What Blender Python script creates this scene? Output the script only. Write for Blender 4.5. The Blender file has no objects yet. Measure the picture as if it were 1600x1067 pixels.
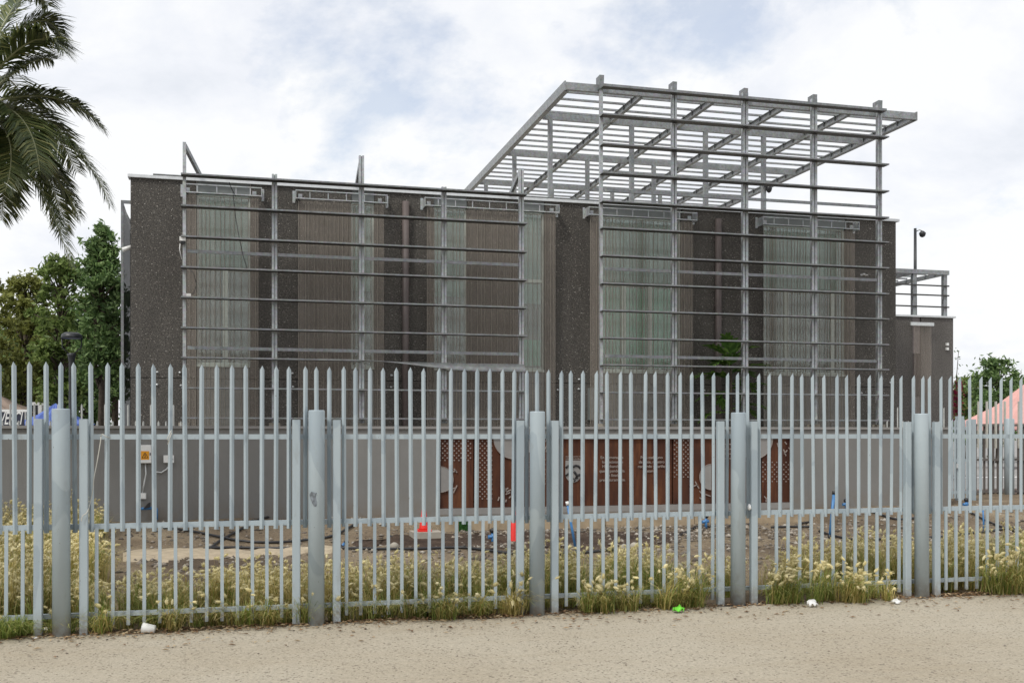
import bpy, math, random
import numpy as np
from mathutils import Vector, Matrix

random.seed(7)
rng = np.random.default_rng(7)
S = bpy.context.scene
COL = S.collection

# ------------------------------------------------------------------ camera
F = 1640.0            # focal length in pixels of the 1600 px wide photograph
HZ = 678.0            # horizon row
EYE = 1.6
TH = math.atan(F / 6300.0)
CO, SI = math.cos(TH), math.sin(TH)
cam_data = bpy.data.cameras.new('camera')
cam = bpy.data.objects.new('camera', cam_data)
COL.objects.link(cam)
cam.location = (0, 0, EYE)
cam.rotation_euler = (math.radians(90), 0, -TH)
cam_data.sensor_width = 36.0
cam_data.lens = F / 1600.0 * 36.0
cam_data.shift_y = (HZ - 533.5) / 1600.0
cam_data.clip_start = 0.1
cam_data.clip_end = 3000
S.camera = cam

# ------------------------------------------------------------------ sky, sun, exposure
SUN_DIR = Vector((-0.50, -0.42, 0.80)).normalized()
SUN_EL = math.asin(SUN_DIR.z)
SUN_AZ = math.atan2(SUN_DIR.x, SUN_DIR.y)
world = bpy.data.worlds.new('World')
S.world = world
world.use_nodes = True
nt = world.node_tree
nt.nodes.clear()
def wn(t, **k):
    n = nt.nodes.new(t)
    for a, b in k.items():
        setattr(n, a, b)
    return n
wout = wn('ShaderNodeOutputWorld')
sky = wn('ShaderNodeTexSky', sky_type='NISHITA')
sky.sun_disc = False
sky.sun_elevation = SUN_EL
sky.sun_rotation = SUN_AZ
sky.air_density = 1.0
sky.dust_density = 2.0
bg1 = wn('ShaderNodeBackground')
bg1.inputs[1].default_value = 0.125
nt.links.new(sky.outputs[0], bg1.inputs[0])
tc = wn('ShaderNodeTexCoord')
sep = wn('ShaderNodeSeparateXYZ')
nt.links.new(tc.outputs['Generated'], sep.inputs[0])
def wmath(op, a, b=None):
    n = wn('ShaderNodeMath', operation=op)
    for i, v in enumerate((a, b)):
        if v is None:
            continue
        if isinstance(v, (int, float)):
            n.inputs[i].default_value = v
        else:
            nt.links.new(v, n.inputs[i])
    return n.outputs[0]
zc = wmath('ADD', wmath('MAXIMUM', sep.outputs[2], 0.0), 0.42)
ux = wmath('DIVIDE', sep.outputs[0], zc)
uy = wmath('DIVIDE', sep.outputs[1], zc)
comb = wn('ShaderNodeCombineXYZ')
nt.links.new(ux, comb.inputs[0]); nt.links.new(uy, comb.inputs[1])
comb.inputs[2].default_value = 3.7
def wnoise(scale, detail, rough, dist=0.0, off=(0, 0, 0)):
    mp = wn('ShaderNodeMapping')
    mp.inputs['Location'].default_value = off
    nt.links.new(comb.outputs[0], mp.inputs[0])
    n = wn('ShaderNodeTexNoise')
    n.inputs['Scale'].default_value = scale
    n.inputs['Detail'].default_value = detail
    n.inputs['Roughness'].default_value = rough
    n.inputs['Distortion'].default_value = dist
    nt.links.new(mp.outputs[0], n.inputs['Vector'])
    return n.outputs['Fac']
def wramp(src, stops):
    r = wn('ShaderNodeValToRGB')
    e = r.color_ramp.elements
    while len(e) < len(stops):
        e.new(0.5)
    for i, (p, c) in enumerate(stops):
        e[i].position = p
        e[i].color = (*c, 1)
    nt.links.new(src, r.inputs[0])
    return r.outputs[0]
cover = wramp(wnoise(2.6, 9, 0.60, 0.15, (3.33, 1.85, 0)), [(0.36, (0.52,)*3), (0.46, (0.97,)*3)])
shade = wramp(wnoise(3.2, 9, 0.60, 0.15, (5.53, 3.39, 0)), [(0.32, (0.565, 0.59, 0.635)), (0.44, (0.65, 0.665, 0.70)), (0.54, (0.715, 0.72, 0.725))])
bg2 = wn('ShaderNodeBackground')
bg2.inputs[1].default_value = 1.0
nt.links.new(shade, bg2.inputs[0])
mixw = wn('ShaderNodeMixShader')
nt.links.new(cover, mixw.inputs[0])
nt.links.new(bg1.outputs[0], mixw.inputs[1])
nt.links.new(bg2.outputs[0], mixw.inputs[2])
nt.links.new(mixw.outputs[0], wout.inputs[0])

sl = bpy.data.lights.new('sun', 'SUN')
sl.energy = 1.5
sl.angle = math.radians(10)
sl.color = (1.0, 0.965, 0.89)
so = bpy.data.objects.new('sun', sl)
COL.objects.link(so)
so.rotation_euler = SUN_DIR.to_track_quat('Z', 'Y').to_euler()
so.location = (0, -5, 20)

S.view_settings.view_transform = 'Standard'
S.view_settings.look = 'None'
S.view_settings.exposure = 0.50
S.view_settings.gamma = 1.0
S.view_settings.use_curve_mapping = False

# ------------------------------------------------------------------ photograph-to-place measuring helpers
def PX(px, Y):
    t = (px - 800.0) / F
    return Y * (t * CO + SI) / (CO - t * SI)
def PZ(py, X, Y):
    w = X * SI + Y * CO
    return EYE + (HZ - py) * w / F
def P(px, py, Y):
    X = PX(px, Y)
    return Vector((X, Y, PZ(py, X, Y)))
def smooth(a, b, x):
    t = min(1.0, max(0.0, (x - a) / (b - a)))
    return t * t * (3 - 2 * t)
Y_FENCE, Y_WALL, Y_SCREEN, Y_FACE, Y_CURB = 9.08, 17.5, 24.0, 25.0, 16.72
CURB_X0, CURB_X1 = PX(655, Y_CURB), PX(1265, Y_CURB)
def gz(X, Y):
    """height of the bare soil behind the fence"""
    if Y < 9.6:
        return 0.0
    slope = 0.22 * smooth(14.6, 17.2, Y)
    inside = smooth(CURB_X0 - 0.9, CURB_X0 - 0.1, X) * (1 - smooth(CURB_X1 + 0.1, CURB_X1 + 1.0, X))
    behind = 0.20 if Y > Y_CURB + 0.08 else 0.01 * smooth(14.5, 16, Y)
    z = slope * (1 - inside) + behind * inside
    z += 0.02 * math.sin(X * 2.1 + Y) * math.sin(Y * 1.7 - X) * smooth(9.6, 11, Y) * (1 - inside * 0.6)
    return z
def G(px, py, lift=0.0):
    z = 0.0
    for _ in range(8):
        w = F * (EYE - z) / max(8.0, (py - HZ))
        r = (px - 800.0) / F * w
        X, Y = CO * r + SI * w, -SI * r + CO * w
        z = gz(X, Y)
    return Vector((X, Y, z + lift))

# ------------------------------------------------------------------ materials
def new_mat(name):
    m = bpy.data.materials.new(name)
    m.use_nodes = True
    m.node_tree.nodes.clear()
    return m
class N:
    def __init__(s, m):
        s.m = m; s.t = m.node_tree
    def n(s, kind, **k):
        x = s.t.nodes.new(kind)
        for a, b in k.items():
            setattr(x, a, b)
        return x
    def l(s, a, b):
        s.t.links.new(a, b)
    def pos(s, scale=(1, 1, 1)):
        g = s.n('ShaderNodeNewGeometry')
        mp = s.n('ShaderNodeMapping')
        mp.inputs['Scale'].default_value = scale
        s.l(g.outputs['Position'], mp.inputs[0])
        return mp.outputs[0]
    def noise(s, vec, scale, detail=5, rough=0.55, dist=0.0):
        x = s.n('ShaderNodeTexNoise')
        x.inputs['Scale'].default_value = scale
        x.inputs['Detail'].default_value = detail
        x.inputs['Roughness'].default_value = rough
        x.inputs['Distortion'].default_value = dist
        s.l(vec, x.inputs['Vector'])
        return x.outputs['Fac']
    def ramp(s, src, stops, interp='LINEAR'):
        r = s.n('ShaderNodeValToRGB')
        r.color_ramp.interpolation = interp
        e = r.color_ramp.elements
        while len(e) < len(stops):
            e.new(0.5)
        for i, (p, c) in enumerate(stops):
            e[i].position = p
            e[i].color = (c, c, c, 1) if isinstance(c, (int, float)) else (*c, 1)
        s.l(src, r.inputs[0])
        return r.outputs[0]
    def mix(s, fac, a, b, mode='MIX'):
        x = s.n('ShaderNodeMix', data_type='RGBA', blend_type=mode)
        for i, v in ((0, fac), (6, a), (7, b)):
            if isinstance(v, (int, float)):
                x.inputs[i].default_value = v
            elif isinstance(v, tuple):
                x.inputs[i].default_value = (*v, 1)
            else:
                s.l(v, x.inputs[i])
        return x.outputs[2]
    def bump(s, h, strength=0.3, dist=0.01):
        b = s.n('ShaderNodeBump')
        b.inputs['Strength'].default_value = strength
        b.inputs['Distance'].default_value = dist
        s.l(h, b.inputs['Height'])
        return b.outputs[0]
    def out(s, color, rough=0.6, metal=0.0, normal=None, spec=0.5):
        p = s.n('ShaderNodeBsdfPrincipled')
        if isinstance(color, tuple):
            p.inputs['Base Color'].default_value = (*color, 1)
        else:
            s.l(color, p.inputs['Base Color'])
        if isinstance(rough, (int, float)):
            p.inputs['Roughness'].default_value = rough
        else:
            s.l(rough, p.inputs['Roughness'])
        p.inputs['Metallic'].default_value = metal
        p.inputs['Specular IOR Level'].default_value = spec
        if normal is not None:
            s.l(normal, p.inputs['Normal'])
        o = s.n('ShaderNodeOutputMaterial')
        s.l(p.outputs[0], o.inputs[0])
        return p

def m_plain(name, c, rough=0.6, metal=0.0, var=0.12, scale=9.0, spec=0.5, bump=0.0):
    m = new_mat(name); a = N(m)
    v = a.pos()
    n1 = a.noise(v, scale, 6, 0.6)
    lo = tuple(x * (1 - var) for x in c); hi = tuple(min(1, x * (1 + var)) for x in c)
    col = a.ramp(n1, [(0.3, lo), (0.7, hi)])
    nm = a.bump(a.noise(v, scale * 8, 4), bump, 0.004) if bump else None
    a.out(col, rough, metal, nm, spec)
    return m

def m_fence_paint():
    m = new_mat('fence_paint'); a = N(m)
    v = a.pos()
    base = a.ramp(a.noise(v, 2.2, 4), [(0.3, (0.345, 0.405, 0.438)), (0.7, (0.385, 0.447, 0.478))])
    patch = a.ramp(a.noise(a.pos((1.0, 1.0, 0.55)), 3.1, 2, 0.4, 0.6), [(0.575, 0.0), (0.59, 1.0)])
    col = a.mix(a.mix(1.0, patch, (0.42,)*3, 'MULTIPLY'), base, (0.225, 0.28, 0.325))
    dirt = a.ramp(a.noise(a.pos((1, 1, 0.3)), 14, 6, 0.65), [(0.58, 0.0), (0.76, 0.55)])
    col = a.mix(dirt, col, (0.25, 0.26, 0.25))
    sx_ = a.n('ShaderNodeSeparateXYZ'); a.l(a.pos(), sx_.inputs[0])
    splash = a.mix(1.0, a.ramp(sx_.outputs[2], [(0.0, 0.95), (0.22, 0.0)]), a.ramp(a.noise(v, 16, 5, 0.7), [(0.35, 0.15), (0.65, 1.0)]), 'MULTIPLY')
    col = a.mix(splash, col, (0.20, 0.165, 0.125))
    chip = a.ramp(a.noise(v, 48, 2, 0.5), [(0.76, 0.0), (0.78, 1.0)])
    col = a.mix(chip, col, (0.09, 0.075, 0.06))
    a.out(col, 0.42, 0.0, a.bump(a.noise(v, 60, 3), 0.06, 0.003))
    return m

def m_galv(name, k=1.0):
    m = new_mat(name); a = N(m)
    v = a.pos()
    vo = a.n('ShaderNodeTexVoronoi'); vo.inputs['Scale'].default_value = 22
    a.l(v, vo.inputs['Vector'])
    c1 = a.ramp(a.noise(v, 5, 6, 0.65), [(0.3, (0.27*k, 0.315*k, 0.335*k)), (0.7, (0.43*k, 0.485*k, 0.505*k))])
    col = a.mix(0.22, c1, vo.outputs['Color'], 'OVERLAY')
    bw = a.n('ShaderNodeHueSaturation'); bw.inputs['Saturation'].default_value = 0.35
    a.l(col, bw.inputs['Color'])
    a.out(bw.outputs[0], 0.48, 0.35)
    return m

def m_aggregate(name, dark, light, chips=0.86):
    m = new_mat(name); a = N(m)
    v = a.pos()
    big = a.ramp(a.noise(a.pos((1, 1, 0.25)), 1.3, 6, 0.6), [(0.3, dark), (0.72, light)])
    fine = a.ramp(a.noise(v, 34, 3, 0.7), [(0.34, 0.35), (0.66, 1.6)])
    col = a.mix(1.0, big, fine, 'MULTIPLY')
    vo = a.n('ShaderNodeTexVoronoi'); vo.inputs['Scale'].default_value = 40
    a.l(v, vo.inputs['Vector'])
    sp = a.n('ShaderNodeSeparateColor'); a.l(vo.outputs['Color'], sp.inputs[0])
    pick = a.ramp(sp.outputs[0], [(chips, 0.0), (chips + 0.12, 1.0)])
    near = a.ramp(vo.outputs['Distance'], [(0.30, 1.0), (0.46, 0.0)])
    fac = a.mix(1.0, pick, near, 'MULTIPLY')
    chipc = a.ramp(sp.outputs[1], [(0.0, (0.12, 0.105, 0.09)), (0.7, (0.18, 0.165, 0.145)), (0.95, (0.24, 0.22, 0.195)), (1.0, (0.46, 0.44, 0.40))])
    col = a.mix(fac, col, chipc)
    a.out(col, 0.85, 0, a.bump(a.noise(v, 40, 4, 0.7), 0.7, 0.02), 0.25)
    return m

def m_stucco():
    m = new_mat('grey_stucco'); a = N(m)
    v = a.pos()
    c = a.ramp(a.noise(a.pos((1, 1, 0.6)), 1.1, 6, 0.6), [(0.3, (0.19, 0.187, 0.178)), (0.7, (0.235, 0.230, 0.22))])
    st = a.ramp(a.noise(a.pos((5, 5, 0.4)), 1.5, 5, 0.6), [(0.55, 0.0), (0.8, 0.4)])
    c = a.mix(st, c, (0.15, 0.145, 0.135))
    sx_ = a.n('ShaderNodeSeparateXYZ'); a.l(a.pos(), sx_.inputs[0])
    splash = a.mix(1.0, a.ramp(sx_.outputs[2], [(0.15, 0.9), (0.62, 0.0)]), a.ramp(a.noise(a.pos((1, 1, .6)), 5, 6, 0.7), [(0.4, 0.0), (0.65, 0.9)]), 'MULTIPLY')
    c = a.mix(splash, c, (0.19, 0.15, 0.11))
    a.out(c, 0.9, 0, a.bump(a.noise(v, 70, 4, 0.7), 0.5, 0.01), 0.2)
    return m

def m_corten():
    m = new_mat('rusted_steel'); a = N(m)
    n1 = a.noise(a.pos((2.2, 2.2, 0.7)), 1.6, 7, 0.62, 0.4)
    c = a.ramp(n1, [(0.28, (0.04, 0.016, 0.010)), (0.5, (0.085, 0.030, 0.014)), (0.72, (0.16, 0.060, 0.022))])
    st = a.ramp(a.noise(a.pos((9, 9, 0.7)), 1.4, 5, 0.6), [(0.52, 0.0), (0.66, 0.75)])
    c = a.mix(st, c, (0.04, 0.009, 0.006))
    a.out(c, 0.75, 0.0, a.bump(a.noise(a.pos(), 90, 3), 0.25, 0.004), 0.3)
    return m

def m_sand():
    m = new_mat('compacted_sand'); a = N(m)
    v = a.pos()
    c = a.ramp(a.noise(v, 0.55, 6, 0.6), [(0.3, (0.44, 0.38, 0.288)), (0.55, (0.49, 0.435, 0.342)), (0.75, (0.52, 0.47, 0.378))])
    f = a.ramp(a.noise(v, 55, 5, 0.75), [(0.3, 0.62), (0.5, 1.0), (0.7, 1.22)])
    c = a.mix(0.85, c, f, 'MULTIPLY')
    vo = a.n('ShaderNodeTexVoronoi'); vo.inputs['Scale'].default_value = 70
    a.l(v, vo.inputs['Vector'])
    sp = a.n('ShaderNodeSeparateColor'); a.l(vo.outputs['Color'], sp.inputs[0])
    dk = a.ramp(sp.outputs[0], [(0.93, 0.0), (0.95, 0.8)])
    c = a.mix(dk, c, (0.17, 0.145, 0.115))
    track = a.ramp(a.noise(a.pos((0.35, 3.2, 1)), 1.6, 6, 0.6), [(0.50, 0.0), (0.72, 0.35)])
    c = a.mix(track, c, (0.41, 0.345, 0.25))
    h = a.mix(0.5, a.noise(v, 26, 8, 0.75), a.noise(v, 3.0, 4))
    a.out(c, 0.95, 0, a.bump(h, 0.9, 0.05), 0.15)
    return m

def m_soil():
    m = new_mat('bare_soil'); a = N(m)
    v = a.pos()
    c = a.ramp(a.noise(v, 0.42, 5, 0.6, 0.5), [(0.34, (0.135, 0.102, 0.072)), (0.50, (0.245, 0.19, 0.13)), (0.66, (0.36, 0.29, 0.20))])
    f = a.ramp(a.noise(v, 30, 6, 0.8), [(0.3, 0.45), (0.5, 1.0), (0.7, 1.5)])
    c = a.mix(0.9, c, f, 'MULTIPLY')
    a.out(c, 0.95, 0, a.bump(a.noise(v, 22, 8, 0.8), 0.9, 0.06), 0.15)
    return m

def m_leaf(name, stops, transl=0.35, rough=0.5):
    m = new_mat(name); a = N(m)
    g = a.n('ShaderNodeNewGeometry')
    c1 = a.ramp(g.outputs['Random Per Island'], stops)
    big = a.ramp(a.noise(a.pos(), 1.1, 3), [(0.32, 0.72), (0.68, 1.25)])
    c = a.mix(1.0, c1, big, 'MULTIPLY')
    p = a.n('ShaderNodeBsdfPrincipled')
    a.l(c, p.inputs['Base Color']); p.inputs['Roughness'].default_value = rough
    p.inputs['Specular IOR Level'].default_value = 0.35
    t = a.n('ShaderNodeBsdfTranslucent'); a.l(c, t.inputs[0])
    x = a.n('ShaderNodeMixShader'); x.inputs[0].default_value = transl
    a.l(p.outputs[0], x.inputs[1]); a.l(t.outputs[0], x.inputs[2])
    o = a.n('ShaderNodeOutputMaterial'); a.l(x.outputs[0], o.inputs[0])
    return m

def m_glass(name, tint, refl=0.16):
    m = new_mat(name); a = N(m)
    t = a.n('ShaderNodeBsdfTransparent'); t.inputs[0].default_value = (*tint, 1)
    gl = a.n('ShaderNodeBsdfGlossy'); gl.inputs['Roughness'].default_value = 0.16
    gl.inputs[0].default_value = (0.9, 0.95, 0.95, 1)
    fr = a.n('ShaderNodeFresnel'); fr.inputs[0].default_value = 1.5
    ad = a.n('ShaderNodeMath', operation='ADD'); ad.inputs[1].default_value = refl
    a.l(fr.outputs[0], ad.inputs[0])
    x = a.n('ShaderNodeMixShader')
    a.l(ad.outputs[0], x.inputs[0]); a.l(t.outputs[0], x.inputs[1]); a.l(gl.outputs[0], x.inputs[2])
    o = a.n('ShaderNodeOutputMaterial'); a.l(x.outputs[0], o.inputs[0])
    return m

def m_mesh_fabric():
    m = new_mat('woven_metal_mesh'); a = N(m)
    w = a.noise(a.pos((2.2, 2.2, 0.5)), 1.5, 3, 0.7)
    h = a.noise(a.pos((0.05, 0.05, 22)), 1.2, 3, 0.7)
    fac = a.mix(0.5, a.ramp(w, [(0.3, 0.16), (0.7, 0.20)]), a.ramp(h, [(0.35, 0.13), (0.65, 0.23)]))
    c = a.ramp(a.noise(a.pos((3, 3, 0.7)), 1.6, 6), [(0.3, (0.36, 0.312, 0.262)), (0.7, (0.44, 0.385, 0.33))])
    d = a.n('ShaderNodeBsdfPrincipled'); a.l(c, d.inputs['Base Color']); d.inputs['Roughness'].default_value = 0.6
    t = a.n('ShaderNodeBsdfTransparent')
    x = a.n('ShaderNodeMixShader'); a.l(fac, x.inputs[0])
    a.l(t.outputs[0], x.inputs[1]); a.l(d.outputs[0], x.inputs[2])
    o = a.n('ShaderNodeOutputMaterial'); a.l(x.outputs[0], o.inputs[0])
    return m

M = {}
M['fence'] = m_fence_paint()
M['galv'] = m_galv('galvanised_steel', 0.66)
M['galv_bright'] = m_galv('bright_galvanised_steel', 0.98)
M['galv_dark'] = m_galv('weathered_galvanised_steel', 0.5)
M['side_mesh'] = m_plain('dense_dark_mesh', (0.12, 0.14, 0.145), 0.6)
_t = M['side_mesh'].node_tree; _o = [n for n in _t.nodes if n.type == 'OUTPUT_MATERIAL'][0]; _p = [n for n in _t.nodes if n.type == 'BSDF_PRINCIPLED'][0]
_x = _t.nodes.new('ShaderNodeMixShader'); _x.inputs[0].default_value = .66; _tr = _t.nodes.new('ShaderNodeBsdfTransparent')
_t.links.new(_tr.outputs[0], _x.inputs[1]); _t.links.new(_p.outputs[0], _x.inputs[2]); _t.links.new(_x.outputs[0], _o.inputs[0])
M['blade'] = m_plain('shaded_louvre_steel', (0.055, 0.053, 0.05), 0.5, 0.2, 0.2, 6)  # plate colour darkened to stand in for shade on the louvre undersides
M['agg'] = m_aggregate('exposed_aggregate', (0.066, 0.061, 0.055), (0.106, 0.099, 0.089), 0.58)
M['agg2'] = m_aggregate('brown_exposed_aggregate', (0.078, 0.070, 0.06), (0.115, 0.103, 0.09), 0.93)
M['stucco'] = m_stucco()
M['corten'] = m_corten()
M['sand'] = m_sand()
M['soil'] = m_soil()
M['glass'] = m_glass('window_glass', (0.78, 0.92, 0.86), 0.12)
M['mesh'] = m_mesh_fabric()
M['wire'] = m_plain('mesh_wire', (0.24, 0.215, 0.18), 0.5, 0.3)
M['coping'] = m_plain('pale_metal_coping', (0.62, 0.64, 0.65), 0.4, 0.2)
M['zinc'] = m_plain('white_zinc_track', (0.62, 0.64, 0.64), 0.4, 0.25, 0.18, 14)
M['pipe'] = m_plain('brown_downpipe', (0.115, 0.092, 0.086), 0.5)
M['frame'] = m_plain('pale_green_window_frame', (0.56, 0.64, 0.59), 0.5)
M['dark'] = m_plain('dark_interior', (0.05, 0.05, 0.046), 0.9)
M['spandrel'] = m_plain('grey_spandrel', (0.17, 0.185, 0.18), 0.5, 0, 0.15, 3)
M['white'] = m_plain('white_plastic', (0.78, 0.78, 0.76), 0.45, 0, 0.05)
M['black'] = m_plain('black_plastic', (0.018, 0.018, 0.02), 0.45)
M['lampblack'] = m_plain('black_painted_metal', (0.022, 0.024, 0.027), 0.4)
M['orange'] = m_plain('orange_sticker', (0.80, 0.34, 0.01), 0.5, 0, 0.04)
M['red'] = m_plain('red_cone_plastic', (0.70, 0.025, 0.018), 0.45, 0, 0.1)
M['blue'] = m_plain('blue_pipe', (0.055, 0.19, 0.42), 0.4, 0, 0.15)
M['turf'] = m_plain('green_artificial_turf', (0.05, 0.16, 0.035), 0.9, 0, 0.6, 60, bump=0.8)
M['concrete'] = m_plain('tan_concrete', (0.36, 0.285, 0.195), 0.9, 0, 0.22, 5, 0.2, 0.6)
M['pale_concrete'] = m_plain('pale_concrete', (0.36, 0.33, 0.28), 0.9, 0, 0.2, 5, 0.2, 0.5)
M['asphalt'] = m_plain('grey_paving', (0.30, 0.29, 0.28), 0.9, 0, 0.15, 2, 0.2)
M['bark'] = m_plain('bark', (0.10, 0.08, 0.06), 0.9, 0, 0.4, 9, 0.2, 0.8)
M['letter'] = m_plain('pale_letter_paint', (0.28, 0.23, 0.205), 0.6, 0, 0.1)
M['greyplate'] = m_plain('grey_plate', (0.26, 0.25, 0.24), 0.85, 0, 0.08, 4, 0.2, 0.3)
M['rope'] = m_plain('dirty_string', (0.52, 0.51, 0.46), 0.9)
M['tent_blue'] = m_plain('blue_tent_cloth', (0.10, 0.16, 0.46), 0.7, 0, 0.12, 2)
M['tent_pink'] = m_plain('pink_tent_cloth', (0.66, 0.36, 0.32), 0.7, 0, 0.1, 2)
M['tent_brown'] = m_plain('brown_canopy_cloth', (0.25, 0.19, 0.155), 0.8, 0, 0.15, 2)
M['banner'] = m_plain('navy_banner', (0.025, 0.03, 0.05), 0.7)
M['paper'] = m_plain('white_paper', (0.80, 0.80, 0.79), 0.8, 0, 0.04)
M['lime'] = m_plain('lime_wrapper', (0.16, 0.62, 0.05), 0.35, 0, 0.45, 30)
M['pebble'] = m_leaf('pebble_stone', [(0.0, (0.09, 0.075, 0.06)), (0.5, (0.20, 0.17, 0.14)), (0.85, (0.29, 0.25, 0.20)), (1.0, (0.42, 0.39, 0.34))], 0.0, 0.9)
M['litter'] = m_leaf('dry_leaf', [(0.0, (0.11, 0.06, 0.03)), (0.5, (0.26, 0.15, 0.075)), (1.0, (0.48, 0.38, 0.24))], 0.1, 0.8)
M['g_green'] = m_leaf('grass_green', [(0.0, (0.11, 0.165, 0.03)), (0.5, (0.23, 0.295, 0.065)), (1.0, (0.42, 0.43, 0.14))], 0.35)
M['g_straw'] = m_leaf('grass_straw', [(0.0, (0.26, 0.21, 0.06)), (0.5, (0.48, 0.39, 0.135)), (1.0, (0.66, 0.56, 0.26))], 0.35)
M['g_head'] = m_leaf('seed_head_fluff', [(0.0, (0.60, 0.53, 0.28)), (0.5, (0.73, 0.66, 0.39)), (1.0, (0.85, 0.79, 0.54))], 0.4, 0.9)
M['palm'] = m_leaf('palm_leaflet', [(0.0, (0.041, 0.062, 0.023)), (0.6, (0.103, 0.130, 0.043)), (1.0, (0.262, 0.260, 0.098))], 0.25, 0.42)
M['palm_rib'] = m_plain('palm_rib', (0.26, 0.27, 0.15), 0.5)
M['leaf_dark'] = m_leaf('dark_leaf', [(0.0, (0.065, 0.122, 0.042)), (0.6, (0.148, 0.235, 0.078)), (1.0, (0.313, 0.434, 0.174))], 0.45)
M['leaf_mid'] = m_leaf('mid_leaf', [(0.0, (0.083, 0.131, 0.035)), (0.6, (0.186, 0.254, 0.070)), (1.0, (0.334, 0.420, 0.140))], 0.45)
M['leaf_olive'] = m_leaf('olive_leaf', [(0.0, (0.125, 0.140, 0.034)), (0.6, (0.265, 0.274, 0.070)), (1.0, (0.400, 0.438, 0.140))], 0.45)
M['leaf_fern'] = m_leaf('fern_leaf', [(0.0, (0.07, 0.15, 0.03)), (0.6, (0.16, 0.30, 0.06)), (1.0, (0.28, 0.42, 0.11))], 0.35)
M['leaf_magenta'] = m_leaf('magenta_bract', [(0.0, (0.22, 0.01, 0.045)), (0.6, (0.38, 0.02, 0.08)), (1.0, (0.45, 0.05, 0.12))], 0.3)

# ------------------------------------------------------------------ mesh building
def world_origin(o):
    v = Vector((0, 0, 0))
    while o is not None:
        v += o.location
        o = o.parent
    return v
def tag(o, label=None, cat=None, group=None, kind=None):
    if label: o['label'] = label
    if cat: o['category'] = cat
    if group: o['group'] = group
    if kind: o['kind'] = kind
    return o
def empty(name, loc, label, cat, group=None):
    o = bpy.data.objects.new(name, None)
    o.empty_display_size = 0.1
    COL.objects.link(o)
    o.location = loc
    return tag(o, label, cat, group)
class MB:
    def __init__(s):
        s.v = []; s.f = []; s.mi = []; s.cur = 0; s.smooth = []
    def add(s, vs, fs, sm=False):
        b = len(s.v)
        s.v.extend([tuple(x) for x in vs])
        for f in fs:
            s.f.append(tuple(i + b for i in f)); s.mi.append(s.cur); s.smooth.append(sm)
        return s
    def box(s, x0, x1, y0, y1, z0, z1):
        v = [(x0,y0,z0),(x1,y0,z0),(x1,y1,z0),(x0,y1,z0),(x0,y0,z1),(x1,y0,z1),(x1,y1,z1),(x0,y1,z1)]
        return s.add(v, [(0,3,2,1),(4,5,6,7),(0,1,5,4),(1,2,6,5),(2,3,7,6),(3,0,4,7)])
    def bar(s, a, b, wx, wz, up=(0, 0, 1)):
        a, b = Vector(a), Vector(b)
        d = (b - a).normalized()
        up = Vector(up)
        if abs(d.dot(up)) > 0.98: up = Vector((0, 1, 0))
        r = d.cross(up).normalized(); u = r.cross(d)
        v = []
        for p in (a, b):
            for i, j in ((-1,-1),(1,-1),(1,1),(-1,1)):
                v.append(p + r * (i * wx / 2) + u * (j * wz / 2))
        return s.add(v, [(0,1,2,3),(7,6,5,4),(0,4,5,1),(1,5,6,2),(2,6,7,3),(3,7,4,0)])
    def tube(s, pts, r, n=6, r2=None, cap=True):
        pts = [Vector(p) for p in pts]
        k = len(pts)
        v = []; f = []
        prev = None
        for i, p in enumerate(pts):
            d = (pts[min(i+1, k-1)] - pts[max(i-1, 0)])
            d = d.normalized() if d.length > 1e-9 else Vector((0, 0, 1))
            if prev is None:
                ref = Vector((0, 0, 1)) if abs(d.z) < 0.9 else Vector((1, 0, 0))
                prev = d.cross(ref).normalized()
            else:
                prev = (prev - d * prev.dot(d)).normalized()
            q = d.cross(prev)
            rr = r if r2 is None else r + (r2 - r) * i / (k - 1)
            for j in range(n):
                an = 2 * math.pi * j / n
                v.append(p + prev * (rr * math.cos(an)) + q * (rr * math.sin(an)))
        for i in range(k - 1):
            for j in range(n):
                a0 = i * n + j; a1 = i * n + (j + 1) % n
                f.append((a0, a1, a1 + n, a0 + n))
        s.add(v, f, True)
        if cap:
            b = len(s.v) - len(v)
            s.f.append(tuple(b + j for j in reversed(range(n)))); s.mi.append(s.cur); s.smooth.append(False)
            s.f.append(tuple(b + (k-1)*n + j for j in range(n))); s.mi.append(s.cur); s.smooth.append(False)
        return s
    def lathe(s, c, prof, n=16):
        """prof: list of (radius, z) from the bottom up, about a vertical axis at c"""
        v = []; f = []
        for r, z in prof:
            for j in range(n):
                an = 2 * math.pi * j / n
                v.append((c[0] + r * math.cos(an), c[1] + r * math.sin(an), c[2] + z))
        for i in range(len(prof) - 1):
            for j in range(n):
                a0 = i * n + j; a1 = i * n + (j + 1) % n
                f.append((a0, a1, a1 + n, a0 + n))
        s.add(v, f, True)
        b = len(s.v) - len(v)
        s.f.append(tuple(b + j for j in reversed(range(n)))); s.mi.append(s.cur); s.smooth.append(False)
        s.f.append(tuple(b + (len(prof)-1)*n + j for j in range(n))); s.mi.append(s.cur); s.smooth.append(False)
        return s
    def prism(s, poly, y0, y1):
        """polygon of (x, z) extruded from y0 to y1; poly counter-clockwise seen from -Y"""
        n = len(poly)
        v = [(x, y0, z) for x, z in poly] + [(x, y1, z) for x, z in poly]
        f = [tuple(range(n)), tuple(reversed(range(n, 2*n)))]
        for i in range(n):
            j = (i + 1) % n
            f.append((j, i, i + n, j + n))
        return s.add(v, f)
    def mesh(s, name, mats, off=Vector((0, 0, 0))):
        me = bpy.data.meshes.new(name)
        me.from_pydata([(x - off.x, y - off.y, z - off.z) for x, y, z in s.v], [], s.f)
        for m in (mats if isinstance(mats, (list, tuple)) else [mats]):
            me.materials.append(m)
        me.polygons.foreach_set('material_index', s.mi)
        me.polygons.foreach_set('use_smooth', s.smooth)
        me.update()
        return me
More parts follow.
